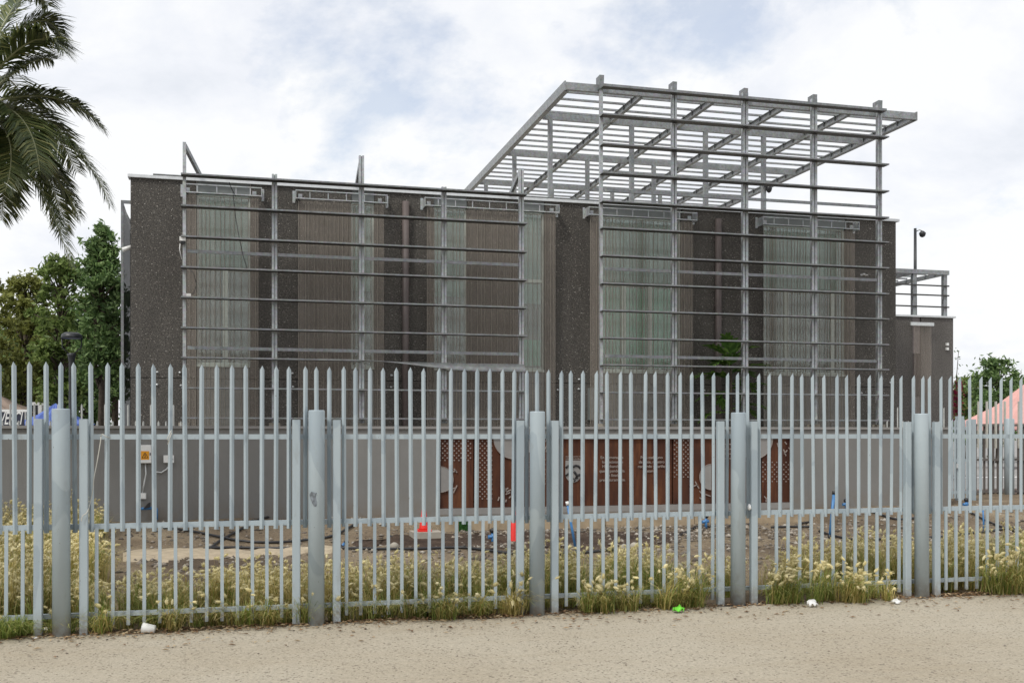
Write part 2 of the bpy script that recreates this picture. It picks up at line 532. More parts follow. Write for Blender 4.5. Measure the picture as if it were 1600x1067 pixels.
    def build(s, name, mats, parent=None, at=None):
        """vertices are in world coordinates; the object's origin is put at 'at' (or at its parent's origin)"""
        po = world_origin(parent)
        org = Vector(at) if at is not None else po
        o = bpy.data.objects.new(name, s.mesh(name, mats, org))
        o.parent = parent
        o.location = org - po
        COL.objects.link(o)
        return o
def inst(name, me, loc, parent=None, rot=(0, 0, 0)):
    """object sharing a mesh, placed at a world location"""
    o = bpy.data.objects.new(name, me)
    o.parent = parent
    o.location = Vector(loc) - world_origin(parent)
    o.rotation_euler = rot
    COL.objects.link(o)
    return o
def raw(name, verts, faces, mats, parent=None, at=None, mi=None, smooth_=False):
    """fast mesh from numpy arrays; all faces have the same number of corners"""
    po = world_origin(parent)
    org = np.array(at if at is not None else po, dtype=float)
    me = bpy.data.meshes.new(name)
    verts = np.asarray(verts, dtype=float) - org
    faces = np.asarray(faces, dtype=np.int32)
    nf, k = faces.shape
    me.vertices.add(len(verts)); me.vertices.foreach_set('co', verts.astype(np.float32).ravel())
    me.loops.add(nf * k); me.loops.foreach_set('vertex_index', faces.ravel())
    me.polygons.add(nf)
    me.polygons.foreach_set('loop_start', np.arange(0, nf * k, k, dtype=np.int32))
    for m in (mats if isinstance(mats, (list, tuple)) else [mats]):
        me.materials.append(m)
    if mi is not None:
        me.polygons.foreach_set('material_index', np.asarray(mi, dtype=np.int32))
    if smooth_:
        me.polygons.foreach_set('use_smooth', np.ones(nf, dtype=bool))
    me.update(calc_edges=True)
    me.validate()
    o = bpy.data.objects.new(name, me)
    o.parent = parent
    o.location = Vector(org.tolist()) - po
    COL.objects.link(o)
    return o
def text_mesh(name, body, size, mat, x, y, z, parent, align='CENTER', depth=0.003, shear=0.0, line=1.0, width=None):
    cu = bpy.data.curves.new(name, 'FONT')
    cu.body = body; cu.size = size; cu.extrude = depth; cu.align_x = align; cu.shear = shear
    cu.space_line = line
    cu.offset = size * 0.012
    t = bpy.data.objects.new('tmp', cu)
    COL.objects.link(t)
    dg = bpy.context.evaluated_depsgraph_get()
    me = bpy.data.meshes.new_from_object(t.evaluated_get(dg))
    bpy.data.objects.remove(t)
    me.name = name
    sx = 1.0
    if width is not None:
        xs = [v.co.x for v in me.vertices]
        sx = width / (max(xs) - min(xs))
    me.transform(Matrix.Rotation(math.radians(90), 4, 'X') @ Matrix.Diagonal((sx, 1, 1, 1)))
    me.materials.clear(); me.materials.append(mat)
    return inst(name, me, (x, y, z), parent)

# ------------------------------------------------------------------ ground
def sheet(name, x0, x1, y0, y1, z, mat):
    b = MB(); b.add([(x0,y0,z),(x1,y0,z),(x1,y1,z),(x0,y1,z)], [(0,1,2,3)])
    return tag(b.build(name, mat), kind='structure')
sheet('ground', -900, 900, -900, 1500, -0.03, M['asphalt'])
# sandy path in front of the fence, uneven along its far edge
nx, ny = 150, 40
vs, fs = [], []
for j in range(ny + 1):
    for i in range(nx + 1):
        x = -14 + 36 * i / nx
        edge = 8.93 + 0.05 * math.sin(x * 2.3) + 0.04 * math.sin(x * 5.1 + 1) + 0.03 * math.sin(x * 11.0)
        y = -6 + (edge + 6) * j / ny
        vs.append((x, y, 0.006 + 0.006 * math.sin(x * 1.3 + y * 0.9) * math.sin(y * 1.1 - 0.4 * x)))
for j in range(ny):
    for i in range(nx):
        a0 = j * (nx + 1) + i
        fs.append((a0, a0 + 1, a0 + nx + 2, a0 + nx + 1))
tag(raw('path', vs, fs, M['sand'], smooth_=True), kind='structure')
# soil behind the fence
xs = np.linspace(-12, 24, 145); ys = np.concatenate([np.linspace(8.5, 16.5, 60), np.linspace(16.6, 22.0, 50)])
vs = [(x, y, gz(x, y) + (0 if y < 9.2 else 0.012 * random.uniform(-1, 1)) - (0.004 if y < 9.4 else 0)) for y in ys for x in xs]
fs = [(j*145+i, j*145+i+1, (j+1)*145+i+1, (j+1)*145+i) for j in range(len(ys)-1) for i in range(144)]
tag(raw('soil', vs, fs, M['soil'], smooth_=True), kind='structure')
# strip of pale sand spilled on the soil
M['sandstrip'] = m_plain('pale_spilled_sand', (0.39, 0.325, 0.235), 0.95, 0, 0.22, 6, 0.15, 0.8)
_n = 28
top = [(192 + 350 * k / _n, 856 - 4 * math.sin(k * .31) + 2.0 * math.sin(k * 1.7) + 5 * abs(k / _n - .5)) for k in range(_n + 1)]
bot = [(192 + 350 * k / _n, 879 - 15 * k / _n + 2.5 * math.sin(k * 1.3) + 1.5 * math.sin(k * 2.9) - 12 * max(0, abs(k / _n - .45) - .3)) for k in range(_n, -1, -1)]
def patch(name, outline, rows, mat):
    n = len(outline) // 2
    up = outline[:n]; dn = list(reversed(outline[n:]))
    vs = []; fs = []
    for i in range(n):
        for r in range(rows + 1):
            k = r / rows
            p = G(up[i][0] * (1-k) + dn[i][0] * k, up[i][1] * (1-k) + dn[i][1] * k)
            vs.append((p.x, p.y, p.z + 0.018 + 0.03 * math.sin(math.pi * k) - (0.03 if i in (0, n-1) or r in (0, rows) else 0)))
    for i in range(n - 1):
        for r in range(rows):
            a0 = i * (rows + 1) + r
            fs.append((a0, a0 + 1, a0 + rows + 2, a0 + rows + 1))
    return tag(raw(name, vs, fs, mat, smooth_=True), kind='structure')
patch('sand_strip', top + bot, 6, M['sandstrip'])
# dark bark mulch below the concrete blocks
M['mulch'] = new_mat('dark_mulch'); _a = N(M['mulch']); _v = _a.pos()
_c = _a.mix(0.9, _a.ramp(_a.noise(_v, 2.2, 5), [(0.35, (0.075, 0.052, 0.040)), (0.65, (0.15, 0.108, 0.08))]), _a.ramp(_a.noise(_v, 38, 5, 0.8), [(0.3, 0.4), (0.5, 1.0), (0.7, 1.7)]), 'MULTIPLY')
_a.out(_c, 0.95, 0, _a.bump(_a.noise(_v, 24, 8, 0.8), 1.0, 0.08), 0.15)
_n = 40
top = [(552 + 510 * k / _n, 838 - 8.5 * math.sin(math.pi * min(1, k / _n * 1.6 + .0) * .5) + 1.2 * math.sin(k * 1.1) + 6 * max(0, k / _n - .85)) for k in range(_n + 1)]
bot = [(552 + 510 * k / _n, 848 + 13 * math.sin(math.pi * k / _n) ** .6 + 2 * math.sin(k * .9)) for k in range(_n, -1, -1)]
patch('mulch', top + bot, 6, M['mulch'])
# street beyond the right end of the wall
b = MB(); b.add([(13.6,21.2,0.22),(60,21.2,0.22),(60,60,0.05),(13.6,60,0.05)], [(0,1,2,3)])
tag(b.build('pavement', M['asphalt']), kind='structure')
b = MB(); b.box(13.6, 60, 21.0, 21.2, -0.03, 0.31)
M['kerb'] = m_plain('pinkish_kerb', (0.34, 0.27, 0.245), 0.9, 0, 0.2, 3)
tag(b.build('kerb', M['kerb']), kind='structure')
b = MB(); b.add([(13.6,29.0,0.19),(60,29.0,0.19),(60,29.6,0.188),(13.6,29.6,0.188)], [(0,1,2,3)])
tag(b.build('road_marking', M['white']), kind='structure')

# pebbles on the soil
def pebbles(name, pts, smin, smax, mat, seed=1):
    r = np.random.default_rng(seed)
    base = np.array([(0,0,1),(1,0,0),(0.31,0.95,0),(-0.81,0.59,0),(-0.81,-0.59,0),(0.31,-0.95,0),(0,0,-0.5)], dtype=float)
    fc = np.array([(0,1,2),(0,2,3),(0,3,4),(0,4,5),(0,5,1),(6,2,1),(6,3,2),(6,4,3),(6,5,4),(6,1,5)])
    n = len(pts)
    V = np.repeat(base[None], n, 0) * (0.75 + 0.5 * r.random((n, 7, 1)))
    sz = smin + (smax - smin) * r.random((n, 1)) ** 3
    sc = np.stack([sz[:,0] * (0.7 + 0.6*r.random(n)), sz[:,0] * (0.7 + 0.6*r.random(n)), sz[:,0] * (0.4 + 0.4*r.random(n))], 1)
    V *= sc[:, None, :]
    V += np.asarray(pts)[:, None, :]
    Fc = (fc[None] + 7 * np.arange(n)[:, None, None]).reshape(-1, 3)
    return tag(raw(name, V.reshape(-1, 3), Fc, mat), kind='stuff')
pts = []
for _ in range(17000):
    x, y = random.uniform(-3, 16), random.uniform(10.6, 17.3)
    mid = smooth(2.0, 4.0, x) * (1 - smooth(9, 12, x))
    if random.random() < 0.45 + 0.55 * mid * smooth(12.5, 14.5, y):
        pts.append((x, y, gz(x, y) + 0.004))
pts = [(x, y, z + .03) if (3.0 < x < 8.5 and 14 < y < 16.5) else (x, y, z) for x, y, z in pts]
tag(pebbles('gravel', pts, 0.008, 0.055, M['pebble'], 2), 'scattered stones and broken mulch on the bare soil behind the grey fence')
pts = [(random.uniform(-4, 9), 8.9 - abs(random.gauss(0, 0.25)), 0.01) for _ in range(700)]
pts += [(random.uniform(-5, 9), random.uniform(5.0, 8.8), 0.01) for _ in range(600)]
tag(pebbles('path_gravel', pts, 0.003, 0.012, M['pebble'], 3), 'tiny loose stones on the beige sandy path')
# dry leaf litter along the fence foot
n = 3600
r = rng
cx = r.uniform(-4, 9.5, n); cy = 9.02 - np.abs(r.normal(0, 0.13, n)) - (r.random(n) < .12) * r.uniform(0, .8, n); ang = r.uniform(0, 6.28, n); ln = r.uniform(0.008, 0.035, n)
V = np.zeros((n, 4, 3)); 
for k, (u, w, h) in enumerate(((-1, 0, 0.0), (0, -0.45, 0.25), (1, 0, 0.1), (0, 0.45, 0.35))):
    V[:, k, 0] = cx + ln * (u * np.cos(ang) - w * np.sin(ang))
    V[:, k, 1] = cy + ln * (u * np.sin(ang) + w * np.cos(ang))
    V[:, k, 2] = 0.014 + ln * h
tag(raw('leaf_litter', V.reshape(-1, 3), np.arange(4*n).reshape(n, 4), M['litter']), 'dry brown leaf litter along the foot of the grey fence', kind='stuff')

# ------------------------------------------------------------------ main building
bx0, bx1 = PX(203.5, Y_FACE), PX(1400, Y_FACE)
YB = 40.0
ZTOP = 7.42
bld = empty('building', (bx0, Y_FACE, 0), 'long two storey building with dark speckled aggregate facade behind steel louvres', 'building')
# solid parts: sides, back, roof, floor
b = MB()
b.box(bx0 + 0.02, bx0 + 0.24, Y_FACE + 0.212, YB, 0, ZTOP)
b.box(bx1 - 0.24, bx1 - 0.02, Y_FACE + 0.212, YB, 0, ZTOP)
b.box(bx0 + 0.242, bx1 - 0.242, YB - 0.2, YB - 0.002, 0, ZTOP)
b.build('wall', M['agg'], bld)
b = MB(); b.box(bx0 + 0.242, bx1 - 0.242, Y_FACE + 0.214, YB - 0.202, 6.98, 7.14)
b.build('roof', M['pale_concrete'], bld)
b = MB(); b.box(bx0 + 0.242, bx1 - 0.242, Y_FACE + 1.2, Y_FACE + 1.3, 0.1, 6.97)
b.build('inner_wall', M['dark'], bld)
b = MB(); b.box(bx0 + 0.242, bx1 - 0.242, Y_FACE + 0.5, Y_FACE + 1.19, 3.0, 3.15)
b.build('floor_slab', M['dark'], bld)
# front panels between the window columns
cols = [(307, 391), (549, 585), (678, 730), (815, 851), (940, 1065), (1193, 1322)]
edges = [203.5] + [e for c in cols for e in c] + [1400]
joint = 2.87
ZS, ZT0, ZT1, ZW = 3.20, 5.36, 5.44, 7.10
for k in range(0, len(edges), 2):
    xa, xb = PX(edges[k], Y_FACE), PX(edges[k+1], Y_FACE)
    subs = [(xa, xb)]
    if xb - xa > 2.6:
        xm = xa + (xb - xa) * 0.5
        subs = [(xa, xm), (xm, xb)]
    for (a0, a1) in subs:
        for z0, z1 in ((0.0, joint - 0.008), (joint + 0.008, ZTOP - 0.06)):
            b = MB(); b.box(a0 + 0.006, a1 - 0.006, Y_FACE, Y_FACE + 0.2, z0, z1)
            b.build('wall_panel', M['agg'], bld)
# bolts in pairs by the joint
for px in (246, 280, 410, 458, 610, 640, 663, 874, 905, 1100, 1180, 1345, 1390):
    for dz in (-0.14, 0.12):
        x = PX(px + random.uniform(-3, 3), Y_FACE)
        b = MB(); b.lathe((x, Y_FACE - 0.016, joint + dz + random.uniform(-.03, .03)), [(0.026, -0.02), (0.03, 0.0), (0.02, 0.02)], 8)
        b.build('anchor_bolt', M['zinc'], bld)
# windows
for ci, (pa, pb) in enumerate(cols):
    xa, xb = PX(pa, Y_FACE), PX(pb, Y_FACE)
    wd = xb - xa
    fr = MB()
    y0, y1 = Y_FACE + 0.10, Y_FACE + 0.17
    t = 0.045
    fr.box(xa, xa + t, y0, y1, ZS, ZW); fr.box(xb - t, xb, y0, y1, ZS, ZW)
    fr.box(xa + t, xb - t, y0, y1, ZW - t, ZW); fr.box(xa + t, xb - t, y0, y1, ZS, ZS + t)
    fr.box(xa + t, xb - t, y0 - 0.003, y1, ZT0, ZT1)
    w = fr.build('window', M['frame'], bld)
    muls = {0: [352], 4: [977, 1018], 5: [1232, 1304]}.get(ci, [])
    for p in muls:
        x = PX(p, Y_FACE)
        q = MB(); q.box(x - 0.055, x + 0.055, y0 - 0.006, y1, ZS + t, ZT0)
        q.build('mullion', M['frame'], w)
    for z0, z1 in ((ZS + t, ZT0), (ZT1, ZW - t)):
        q = MB(); q.box(xa + t, xb - t, y0 + 0.03, y0 + 0.038, z0, z1)
        q.build('pane', M['glass'], w)
    q = MB(); q.box(xa, xb, Y_FACE + 0.02, Y_FACE + 0.1, ZS - 0.06, ZS - 0.002)
    q.build('sill', M['frame'], w)
    # roller blinds inside
    key = ('blind_grey', (0.50, 0.555, 0.53))
    if key[0] not in M: M[key[0]] = m_plain('grey_blind_cloth', key[1], 0.9, 0, 0.18, 1.5)
    M.setdefault('blind_green', m_plain('green_blind_cloth', (0.15, 0.72, 0.45), 0.9, 0, 0.3, 0.8))
    M.setdefault('blind_white', m_plain('white_blind_cloth', (0.62, 0.68, 0.66), 0.9, 0, 0.1, 2))
    q = MB(); q.box(xa + t, xb - t, y1 + 0.06, y1 + 0.07, ZT1 + 0.02, ZW - t)
    q.build('blind', M['blind_grey'], w)
    low = {1: (5.02, ZT0 - .02, 'blind_white'), 2: (4.95, ZT0 - .02, 'blind_white'), 3: (4.85, ZT0 - .02, 'blind_white'), 4: (ZS + .1, ZT0 - .02, 'blind_green')}.get(ci)
    if low:
        q = MB(); q.box(xa + t, xb - t, y1 + 0.06, y1 + 0.07, low[0], low[1])
        q.build('blind', M[low[2]], w)
    if ci == 3:
        q = MB(); q.box(xa + t, xb - t, y1 + 0.06, y1 + 0.07, ZS + 0.1, ZS + 0.75)
        q.build('blind', M['blind_green'], w)
    # smooth panels under the window
    for z0, z1 in ((0.0, 1.45), (1.462, 2.86), (2.872, ZS - 0.07)):
        q = MB(); q.box(xa + 0.004, xb - 0.004, Y_FACE + 0.05, Y_FACE + 0.2, z0, z1)
        q.build('spandrel_panel', M['spandrel'], bld)
    q = MB(); q.box(xa + 0.004, xb - 0.004, Y_FACE + 0.03, Y_FACE + 0.2, ZW + 0.004, ZTOP - 0.06)
    q.build('head_panel', M['spandrel'], bld)
# hanging metal mesh in front of each bay, with its track
bays = [(290, 404), (466, 600), (667, 868), (922, 1083), (1193, 1336)]
ymesh = Y_FACE - 0.22
for pa, pb in bays:
    xa, xb = PX(pa, ymesh), PX(pb, ymesh)
    q = MB()
    q.cur = 0
    q.box(xa, xb, ymesh, ymesh + 0.004, 0.9, 7.0)
    q.cur = 1
    x = xa
    while x < xb:
        q.box(x, x + random.uniform(.010, .015), ymesh - 0.016, ymesh - 0.004, 0.9, 7.0)
        x += random.choice((.075, .09, .09, .12, .16))
    ms = q.build('mesh_screen', [M['mesh'], M['wire']], bld)
    q = MB()
    ta, tb = xa - 0.05, xb + 0.06
    for z in (7.02, 7.20):
        q.box(ta, tb, ymesh - 0.10, ymesh - 0.055, z + .010, z + 0.034)
    x = ta + 0.3
    while x < tb - 0.2:
        q.box(x, x + 0.02, ymesh - 0.085, ymesh - 0.07, 7.0541, 7.2099)
        x += 0.42
    for x, x2 in ((ta - 0.012, ta - .0001), (tb + 0.0001, tb + .012)):
        q.box(x, x2, ymesh - 0.10, Y_FACE - 0.014, 7.02, 7.24)
    for x in (ta - 0.07, tb + 0.01):
        q.box(x, x + 0.06, Y_FACE - 0.0138, Y_FACE - 0.002, 6.99, 7.27)
    for x in (ta + 0.05, tb - 0.20):
        q.box(x, x + 0.09, ymesh + 0.0, ymesh + 0.05, 7.08, 7.16)
    q.build('curtain_track', M['galv_bright'], ms)
# downpipes
for px in (633, 1120):
    x = PX(px, Y_FACE)
    q = MB(); q.tube([(x, Y_FACE - 0.09, 0.0), (x, Y_FACE - 0.09, 7.15)], 0.085, 12)
    for z in (1.2, 3.0, 4.9, 6.6):
        q.box(x - 0.1, x + 0.1, Y_FACE - 0.03, Y_FACE - 0.004, z, z + 0.05)
    q.build('downpipe', M['pipe'], bld)
# small grey cabinet on the facade beside the fourth bay
q = MB(); q.box(PX(918, Y_FACE), PX(936, Y_FACE), Y_FACE - 0.14, Y_FACE - 0.003, 1.95, 2.75)
q.build('wall_cabinet', M['spandrel'], bld)
# coping, roof rail
q = MB(); q.box(bx0 - 0.05, bx1 + 0.07, Y_FACE - 0.06, Y_FACE + 0.26, ZTOP - 0.055, ZTOP + 0.012)
q.build('coping', M['coping'], bld)
q = MB(); q.tube([(bx0 + 0.45, Y_FACE + 0.5, 7.58), (bx1 - 0.6, Y_FACE + 0.5, 7.58)], 0.022, 6)
x = bx0 + 0.6
while x < bx1 - 0.6:
    q.tube([(x, Y_FACE + 0.5, 7.14), (x, Y_FACE + 0.5, 7.57)], 0.016, 6); x += 1.9
q.build('roof_rail', M['galv_dark'], bld)
# mesh screen on the left side wall
q = MB()
xs_ = bx0 - 0.22
for y in (25.5, 27.6, 29.7):
    q.box(xs_ - 0.03, xs_ + 0.03, y, y + 0.06, 0.0, 6.95)
    q.box(xs_ + 0.03, bx0 - 0.0, y, y + 0.05, 6.88, 6.95)
    q.bar((xs_, y + .03, 6.9), (bx0, y + .03, 6.2), 0.04, 0.04)
q.build('side_screen', M['galv_dark'], bld)
q = MB(); q.box(xs_ - .012, xs_ + .012, 25.562, 29.69, .4, 6.84)
q.build('side_mesh', M['side_mesh'], bld)

# ------------------------------------------------------------------ second, lower block on the right
an = empty('annex', (PX(1396, 27.5), 27.5, 0), 'low speckled grey block with a narrow mesh bay beyond the right end', 'building')
yA = 27.5
ax0, ax1 = PX(1380, yA), PX(1489.5, yA)
azt = PZ(495.5, PX(1440, yA), yA)
M['agg3'] = m_aggregate('pale_exposed_aggregate', (0.105, 0.097, 0.09), (0.15, 0.14, 0.13), 0.9)
wx0, wx1 = PX(1426, yA), PX(1439, yA)
for a0, a1 in ((ax0, wx0), (wx1, ax1)):
    q = MB(); q.box(a0 + .003, a1 - .003, yA, yA + 0.25, 0, azt); q.build('wall_panel', M['agg3'], an)
q = MB(); q.box(ax0, ax1 - 0.01, yA + 0.26, yA + 8, 0, azt - 0.1); q.build('wall', M['agg3'], an)
zl, zh = PZ(620, wx0, yA), PZ(552, wx0, yA)
q = MB(); q.box(wx0, wx1, yA + 0.04, yA + 0.255, 0, zl - .002); q.box(wx0, wx1, yA + 0.04, yA + 0.255, zh + .002, azt - .002)
q.build('spandrel_panel', m_plain('pinkish_panel', (0.21, 0.18, 0.175), 0.6), an)
q = MB(); q.box(wx0, wx1, yA + 0.10, yA + 0.16, zl, zh)
wq = q.build('window', m_plain('dark_window_glass', (0.06, 0.04, 0.037), 0.15), an)
q = MB(); q.box(wx0, wx0 + .05, yA + 0.06, yA + 0.098, zl, zh); q.box(wx1 - .05, wx1, yA + 0.06, yA + 0.098, zl, zh); q.build('frame', M['pipe'], wq)
q = MB(); q.box(wx0 - .03, PX(1452, yA), yA - 0.1, yA - 0.094, 0.5, azt - 0.25)
x = wx0
while x < PX(1452, yA):
    q.box(x, x + .008, yA - .112, yA - .102, .5, azt - .25); x += .08
q.build('mesh_screen', M['mesh'], an)
q = MB(); q.box(wx0 - .2, PX(1453, yA), yA - 0.2, yA - 0.15, azt - .28, azt - .18); q.build('curtain_track', M['zinc'], an)
q = MB(); q.box(ax0, ax1 + .05, yA - .06, yA + .3, azt - .002, azt + .05); q.build('coping', M['coping'], an)
q = MB()
for py in (538, 545):
    p = P(1479, py, yA); q.box(p.x - .04, p.x + .04, yA - .06, yA - .003, p.z - .04, p.z + .04)
q.build('wall_light', M['white'], an)
# steel frame on its roof
fr = empty('roof_frame', (ax1, yA, azt), 'small galvanised steel frame on the roof of the low right block', 'steel frame')
zt = PZ(430, ax1, yA)
xr = PX(1479, yA); xm_ = PX(1431, yA)
for x in (xm_, xr, PX(1385, yA)):
    q = MB(); q.box(x - .06, x + .06, yA + .05, yA + .17, azt + .051, zt); q.build('post', M['galv'], fr)
for x in (ax0, xr):
    q = MB(); q.box(x - .05, x + .05, yA + 4.0, yA + 4.1, azt - .1, zt); q.build('post', M['galv'], fr)
for py in (448, 463, 481):
    z = PZ(py, xr, yA)
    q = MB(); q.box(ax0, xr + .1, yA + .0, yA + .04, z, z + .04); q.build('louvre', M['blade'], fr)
q = MB(); q.box(ax0, xr + .1, yA + .0, yA + .1, zt + .001, zt + .13); q.build('beam', M['galv'], fr)
for x in (ax0, xm_, xr):
    q = MB(); q.box(x - .05, x + .05, yA + .1, yA + 4.1, zt + .001, zt + .12); q.build('beam', M['galv'], fr)
for k in range(8):
    y = yA + .4 + k * .48
    q = MB(); q.box(ax0, xr - .06, y, y + .06, zt + .122, zt + .17); q.build('purlin', M['galv'], fr)
# camera mast
mp_ = P(1430, 490, 30.0)
mz = PZ(357, mp_.x, 30.0)
mast = empty('camera_mast', (mp_.x, 30.0, azt - .1), 'thin dark mast with a dome camera rising above the low right block', 'mast')
q = MB(); q.tube([(mp_.x, 30, azt - .1), (mp_.x, 30, mz)], 0.06, 8, 0.045); q.build('pole', M['lampblack'], mast)
q = MB(); q.tube([(mp_.x, 30, mz - .12), (mp_.x + .12, 29.95, mz - .05), (mp_.x + .2, 29.9, mz - .1)], 0.018, 6); q.build('arm', M['galv'], mast)
q = MB(); q.lathe((mp_.x + .2, 29.9, mz - .1), [(0.03, -.2), (0.08, -.17), (0.105, -.1), (0.11, -.06), (0.05, 0)], 12); q.build('dome_camera', M['lampblack'], mast)

# ------------------------------------------------------------------ louvre screens
LZ = [1.95, 2.60, 3.26, 3.905, 4.565, 5.215, 5.88, 6.545]
def steel_post(x, z0, z1, w, parent, y=Y_SCREEN):
    q = MB()
    h = w / 2
    if w > 0.08:
        q.box(x - h, x - 0.012, y, y + 0.10, z0, z1)
        q.box(x + 0.012, x + h, y, y + 0.10, z0, z1)
        q.box(x - 0.0118, x + 0.0118, y + 0.035, y + 0.095, z0 + .01, z1 - .01)
    else:
        q.box(x - h, x + h, y, y + 0.10, z0, z1)
    return q.build('post', M['galv_bright'], parent)
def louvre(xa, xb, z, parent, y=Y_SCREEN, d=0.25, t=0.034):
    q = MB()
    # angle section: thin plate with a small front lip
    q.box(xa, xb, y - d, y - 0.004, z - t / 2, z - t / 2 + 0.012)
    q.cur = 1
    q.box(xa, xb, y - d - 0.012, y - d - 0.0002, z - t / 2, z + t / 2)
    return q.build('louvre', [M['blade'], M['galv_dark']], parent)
def footing(x, parent):
    q = MB(); q.box(x - .09, x + .09, Y_SCREEN - .1, Y_SCREEN + .2, 0, 1.78)
    q.box(x - .12, x + .12, Y_SCREEN - .06, Y_SCREEN + .16, 1.7803, 1.85)
    return q.build('footing', M['pale_concrete'], parent)
ls = empty('sun_screen', (PX(288, Y_SCREEN), Y_SCREEN, 0), 'lower steel louvre screen before the left half of the facade, one louvre sagging', 'sun screen')
lp = [288, 429, 565, 694, 815]
lx = [PX(p, Y_SCREEN) for p in lp]
ltop = [222, 272, 243, 292, 263]
for i, (p, x) in enumerate(zip(lp, lx)):
    zt_ = PZ(ltop[i], x, Y_SCREEN)
    steel_post(x, 1.851, zt_, 0.07 if i == 0 else 0.115, ls)
    footing(x, ls)
for i, (ex, ey) in ((0, (lx[0] + .5, Y_FACE + .6)), (2, (lx[2] - .02, Y_FACE + .6)), (4, (lx[4] - .05, Y_FACE + .6))):
    zt_ = PZ(ltop[i], lx[i], Y_SCREEN)
    q = MB(); q.bar((lx[i], Y_SCREEN + .1, zt_ - .05), (ex, ey, 7.2), 0.07, 0.10); q.build('brace', M['galv'], ls)
for z in LZ + [7.225]:
    if abs(z - 3.26) < .01:
        louvre(lx[0] - .06, lx[2] - .02, z, ls)
        continue
    louvre(lx[0] - .06, lx[4] + .07, z, ls)
# the sagging, twisted louvre
vs = []; fs = []
nseg = 14
for i in range(nseg + 1):
    k = i / nseg
    x = lx[2] + (lx[4] + .05 - lx[2]) * k
    tw = math.radians(52) * smooth(0, .75, k)
    z = 3.26 - 0.11 * smooth(0, .7, k)
    y = Y_SCREEN - 0.13
    for a_, b_ in ((-.12, 0), (.12, 0)):
        for h in (-.007, .007):
            vs.append((x, y + a_ * math.cos(tw) - h * math.sin(tw), z + a_ * math.sin(tw) + h * math.cos(tw)))
for i in range(nseg):
    a0 = i * 4
    for u, w in ((0, 1), (1, 3), (3, 2), (2, 0)):
        fs.append((a0 + u, a0 + w, a0 + 4 + w, a0 + 4 + u))
sag = raw('louvre', vs, fs, M['galv_dark'], ls)
sag['label'] = 'sagging twisted louvre'
for z in (5.60, 3.49):
    for i in range(4):
        q = MB(); q.box(lx[i] + .065, lx[i+1] - .065, Y_SCREEN + .01, Y_SCREEN + .05, z - .035, z + .035); q.build('crossbar', M['galv'], ls)

rs = empty('sun_screen', (PX(940, Y_SCREEN), Y_SCREEN, 0), 'taller steel louvre screen before the right half, rising past the roof to the pergola', 'sun screen')
rp = [940, 1054, 1165, 1273, 1375]
rx = [PX(p, Y_SCREEN) for p in rp]
for i, x in enumerate(rx):
    steel_post(x, 1.851, 10.16, 0.07 if i == 0 else (0.15 if i in (2, 3) else 0.125), rs)
    footing(x, rs)
    q = MB(); q.prism([(x + .045, 9.93), (x + .055, 10.26), (x - .06, 10.26), (x - .06, 9.93)][::-1], Y_SCREEN - .03, Y_SCREEN + .24)
    q.build('end_plate', M['galv_dark'], rs)
for z in LZ + [7.18, 7.86, 8.55, 9.26]:
    louvre(rx[0] - .06, rx[4] + .10, z, rs)
louvre(rx[0] - .02, rx[4] + .06, 9.965, rs, d=0.2, t=.06)
for z in (5.60, 3.49, 7.50):
    for i in range(4):
        q = MB(); q.box(rx[i] + .08, rx[i+1] - .08, Y_SCREEN + .01, Y_SCREEN + .05, z - .035, z + .035); q.build('crossbar', M['galv'], rs)

# ------------------------------------------------------------------ roof pergola
pg = empty('pergola', (PX(888, 24.2), 24.2, 7.14), 'galvanised steel roof pergola of close bars standing on the right half of the roof', 'pergola')
py0, py1 = 24.12, 38.4
pxL, pxR = 7.62, 17.30
ZP = 9.98
q = MB(); q.box(pxL, pxR, py0, py0 + .10, ZP - .09, ZP + .09); q.build('beam', M['galv'], pg)
q = MB(); q.box(pxL, pxR, py1, py1 + .10, ZP - .09, ZP + .09); q.build('beam', M['galv'], pg)
raf = [pxL + .05, 9.60, 11.50, 13.45, 15.36, pxR - .05]
for x in raf:
    q = MB(); q.box(x - .05, x + .05, py0 + .102, py1 - .002, ZP - .11, ZP - .095)
    q.box(x - .05, x + .05, py0 + .102, py1 - .002, ZP + .035, ZP + .05)
    q.box(x - .012, x + .012, py0 + .102, py1 - .002, ZP - .0948, ZP + .0348)
    rf = q.build('rafter', M['galv'], pg)
ybar = [py0 + .1 + .545 * k for k in range(1, 26)]
for y in ybar:
    q = MB(); q.box(pxL + .02, pxR - .02, y, y + .055, ZP + .052, ZP + .10)
    q.build('purlin', M['galv'], pg)
for x0_, x1_ in ((pxL - .035, pxL - .002), (pxR + .002, pxR + .035)):
    q = MB(); q.box(x0_, x1_, py0 - .01, py1 + .1, ZP - .112, ZP + .115); q.build('edge_channel', M['galv'], pg)
q = MB()
for x in raf:
    for y in ybar[::1]:
        q.box(x - .055, x + .055, y + .06, y + .075, ZP - .06, ZP + .10)
c_ = q.build('cleats', M['galv_dark'], pg); c_['kind'] = 'stuff'
for y in (26.4, 30.1, 33.8):
    q = MB(); q.box(pxL + .1, pxR - .1, y, y + .08, ZP - .135, ZP + .045); q.build('beam', M['galv'], pg)
    for x in (7.92, 10.2, 12.35, 14.1):
        q = MB(); q.box(x - .055, x + .055, y - .01, y + .10, 7.1405, ZP - .136); q.build('post', M['galv'], pg)
cp = P(1200, 296, 26.35)
dc = empty('dome_camera', cp, 'dark dome camera bracketed to a pergola post above the roof edge', 'security camera')
q = MB(); q.box(cp.x - .12, cp.x - .02, 26.3, 26.36, cp.z + .05, cp.z + .09); q.build('bracket', M['lampblack'], dc)
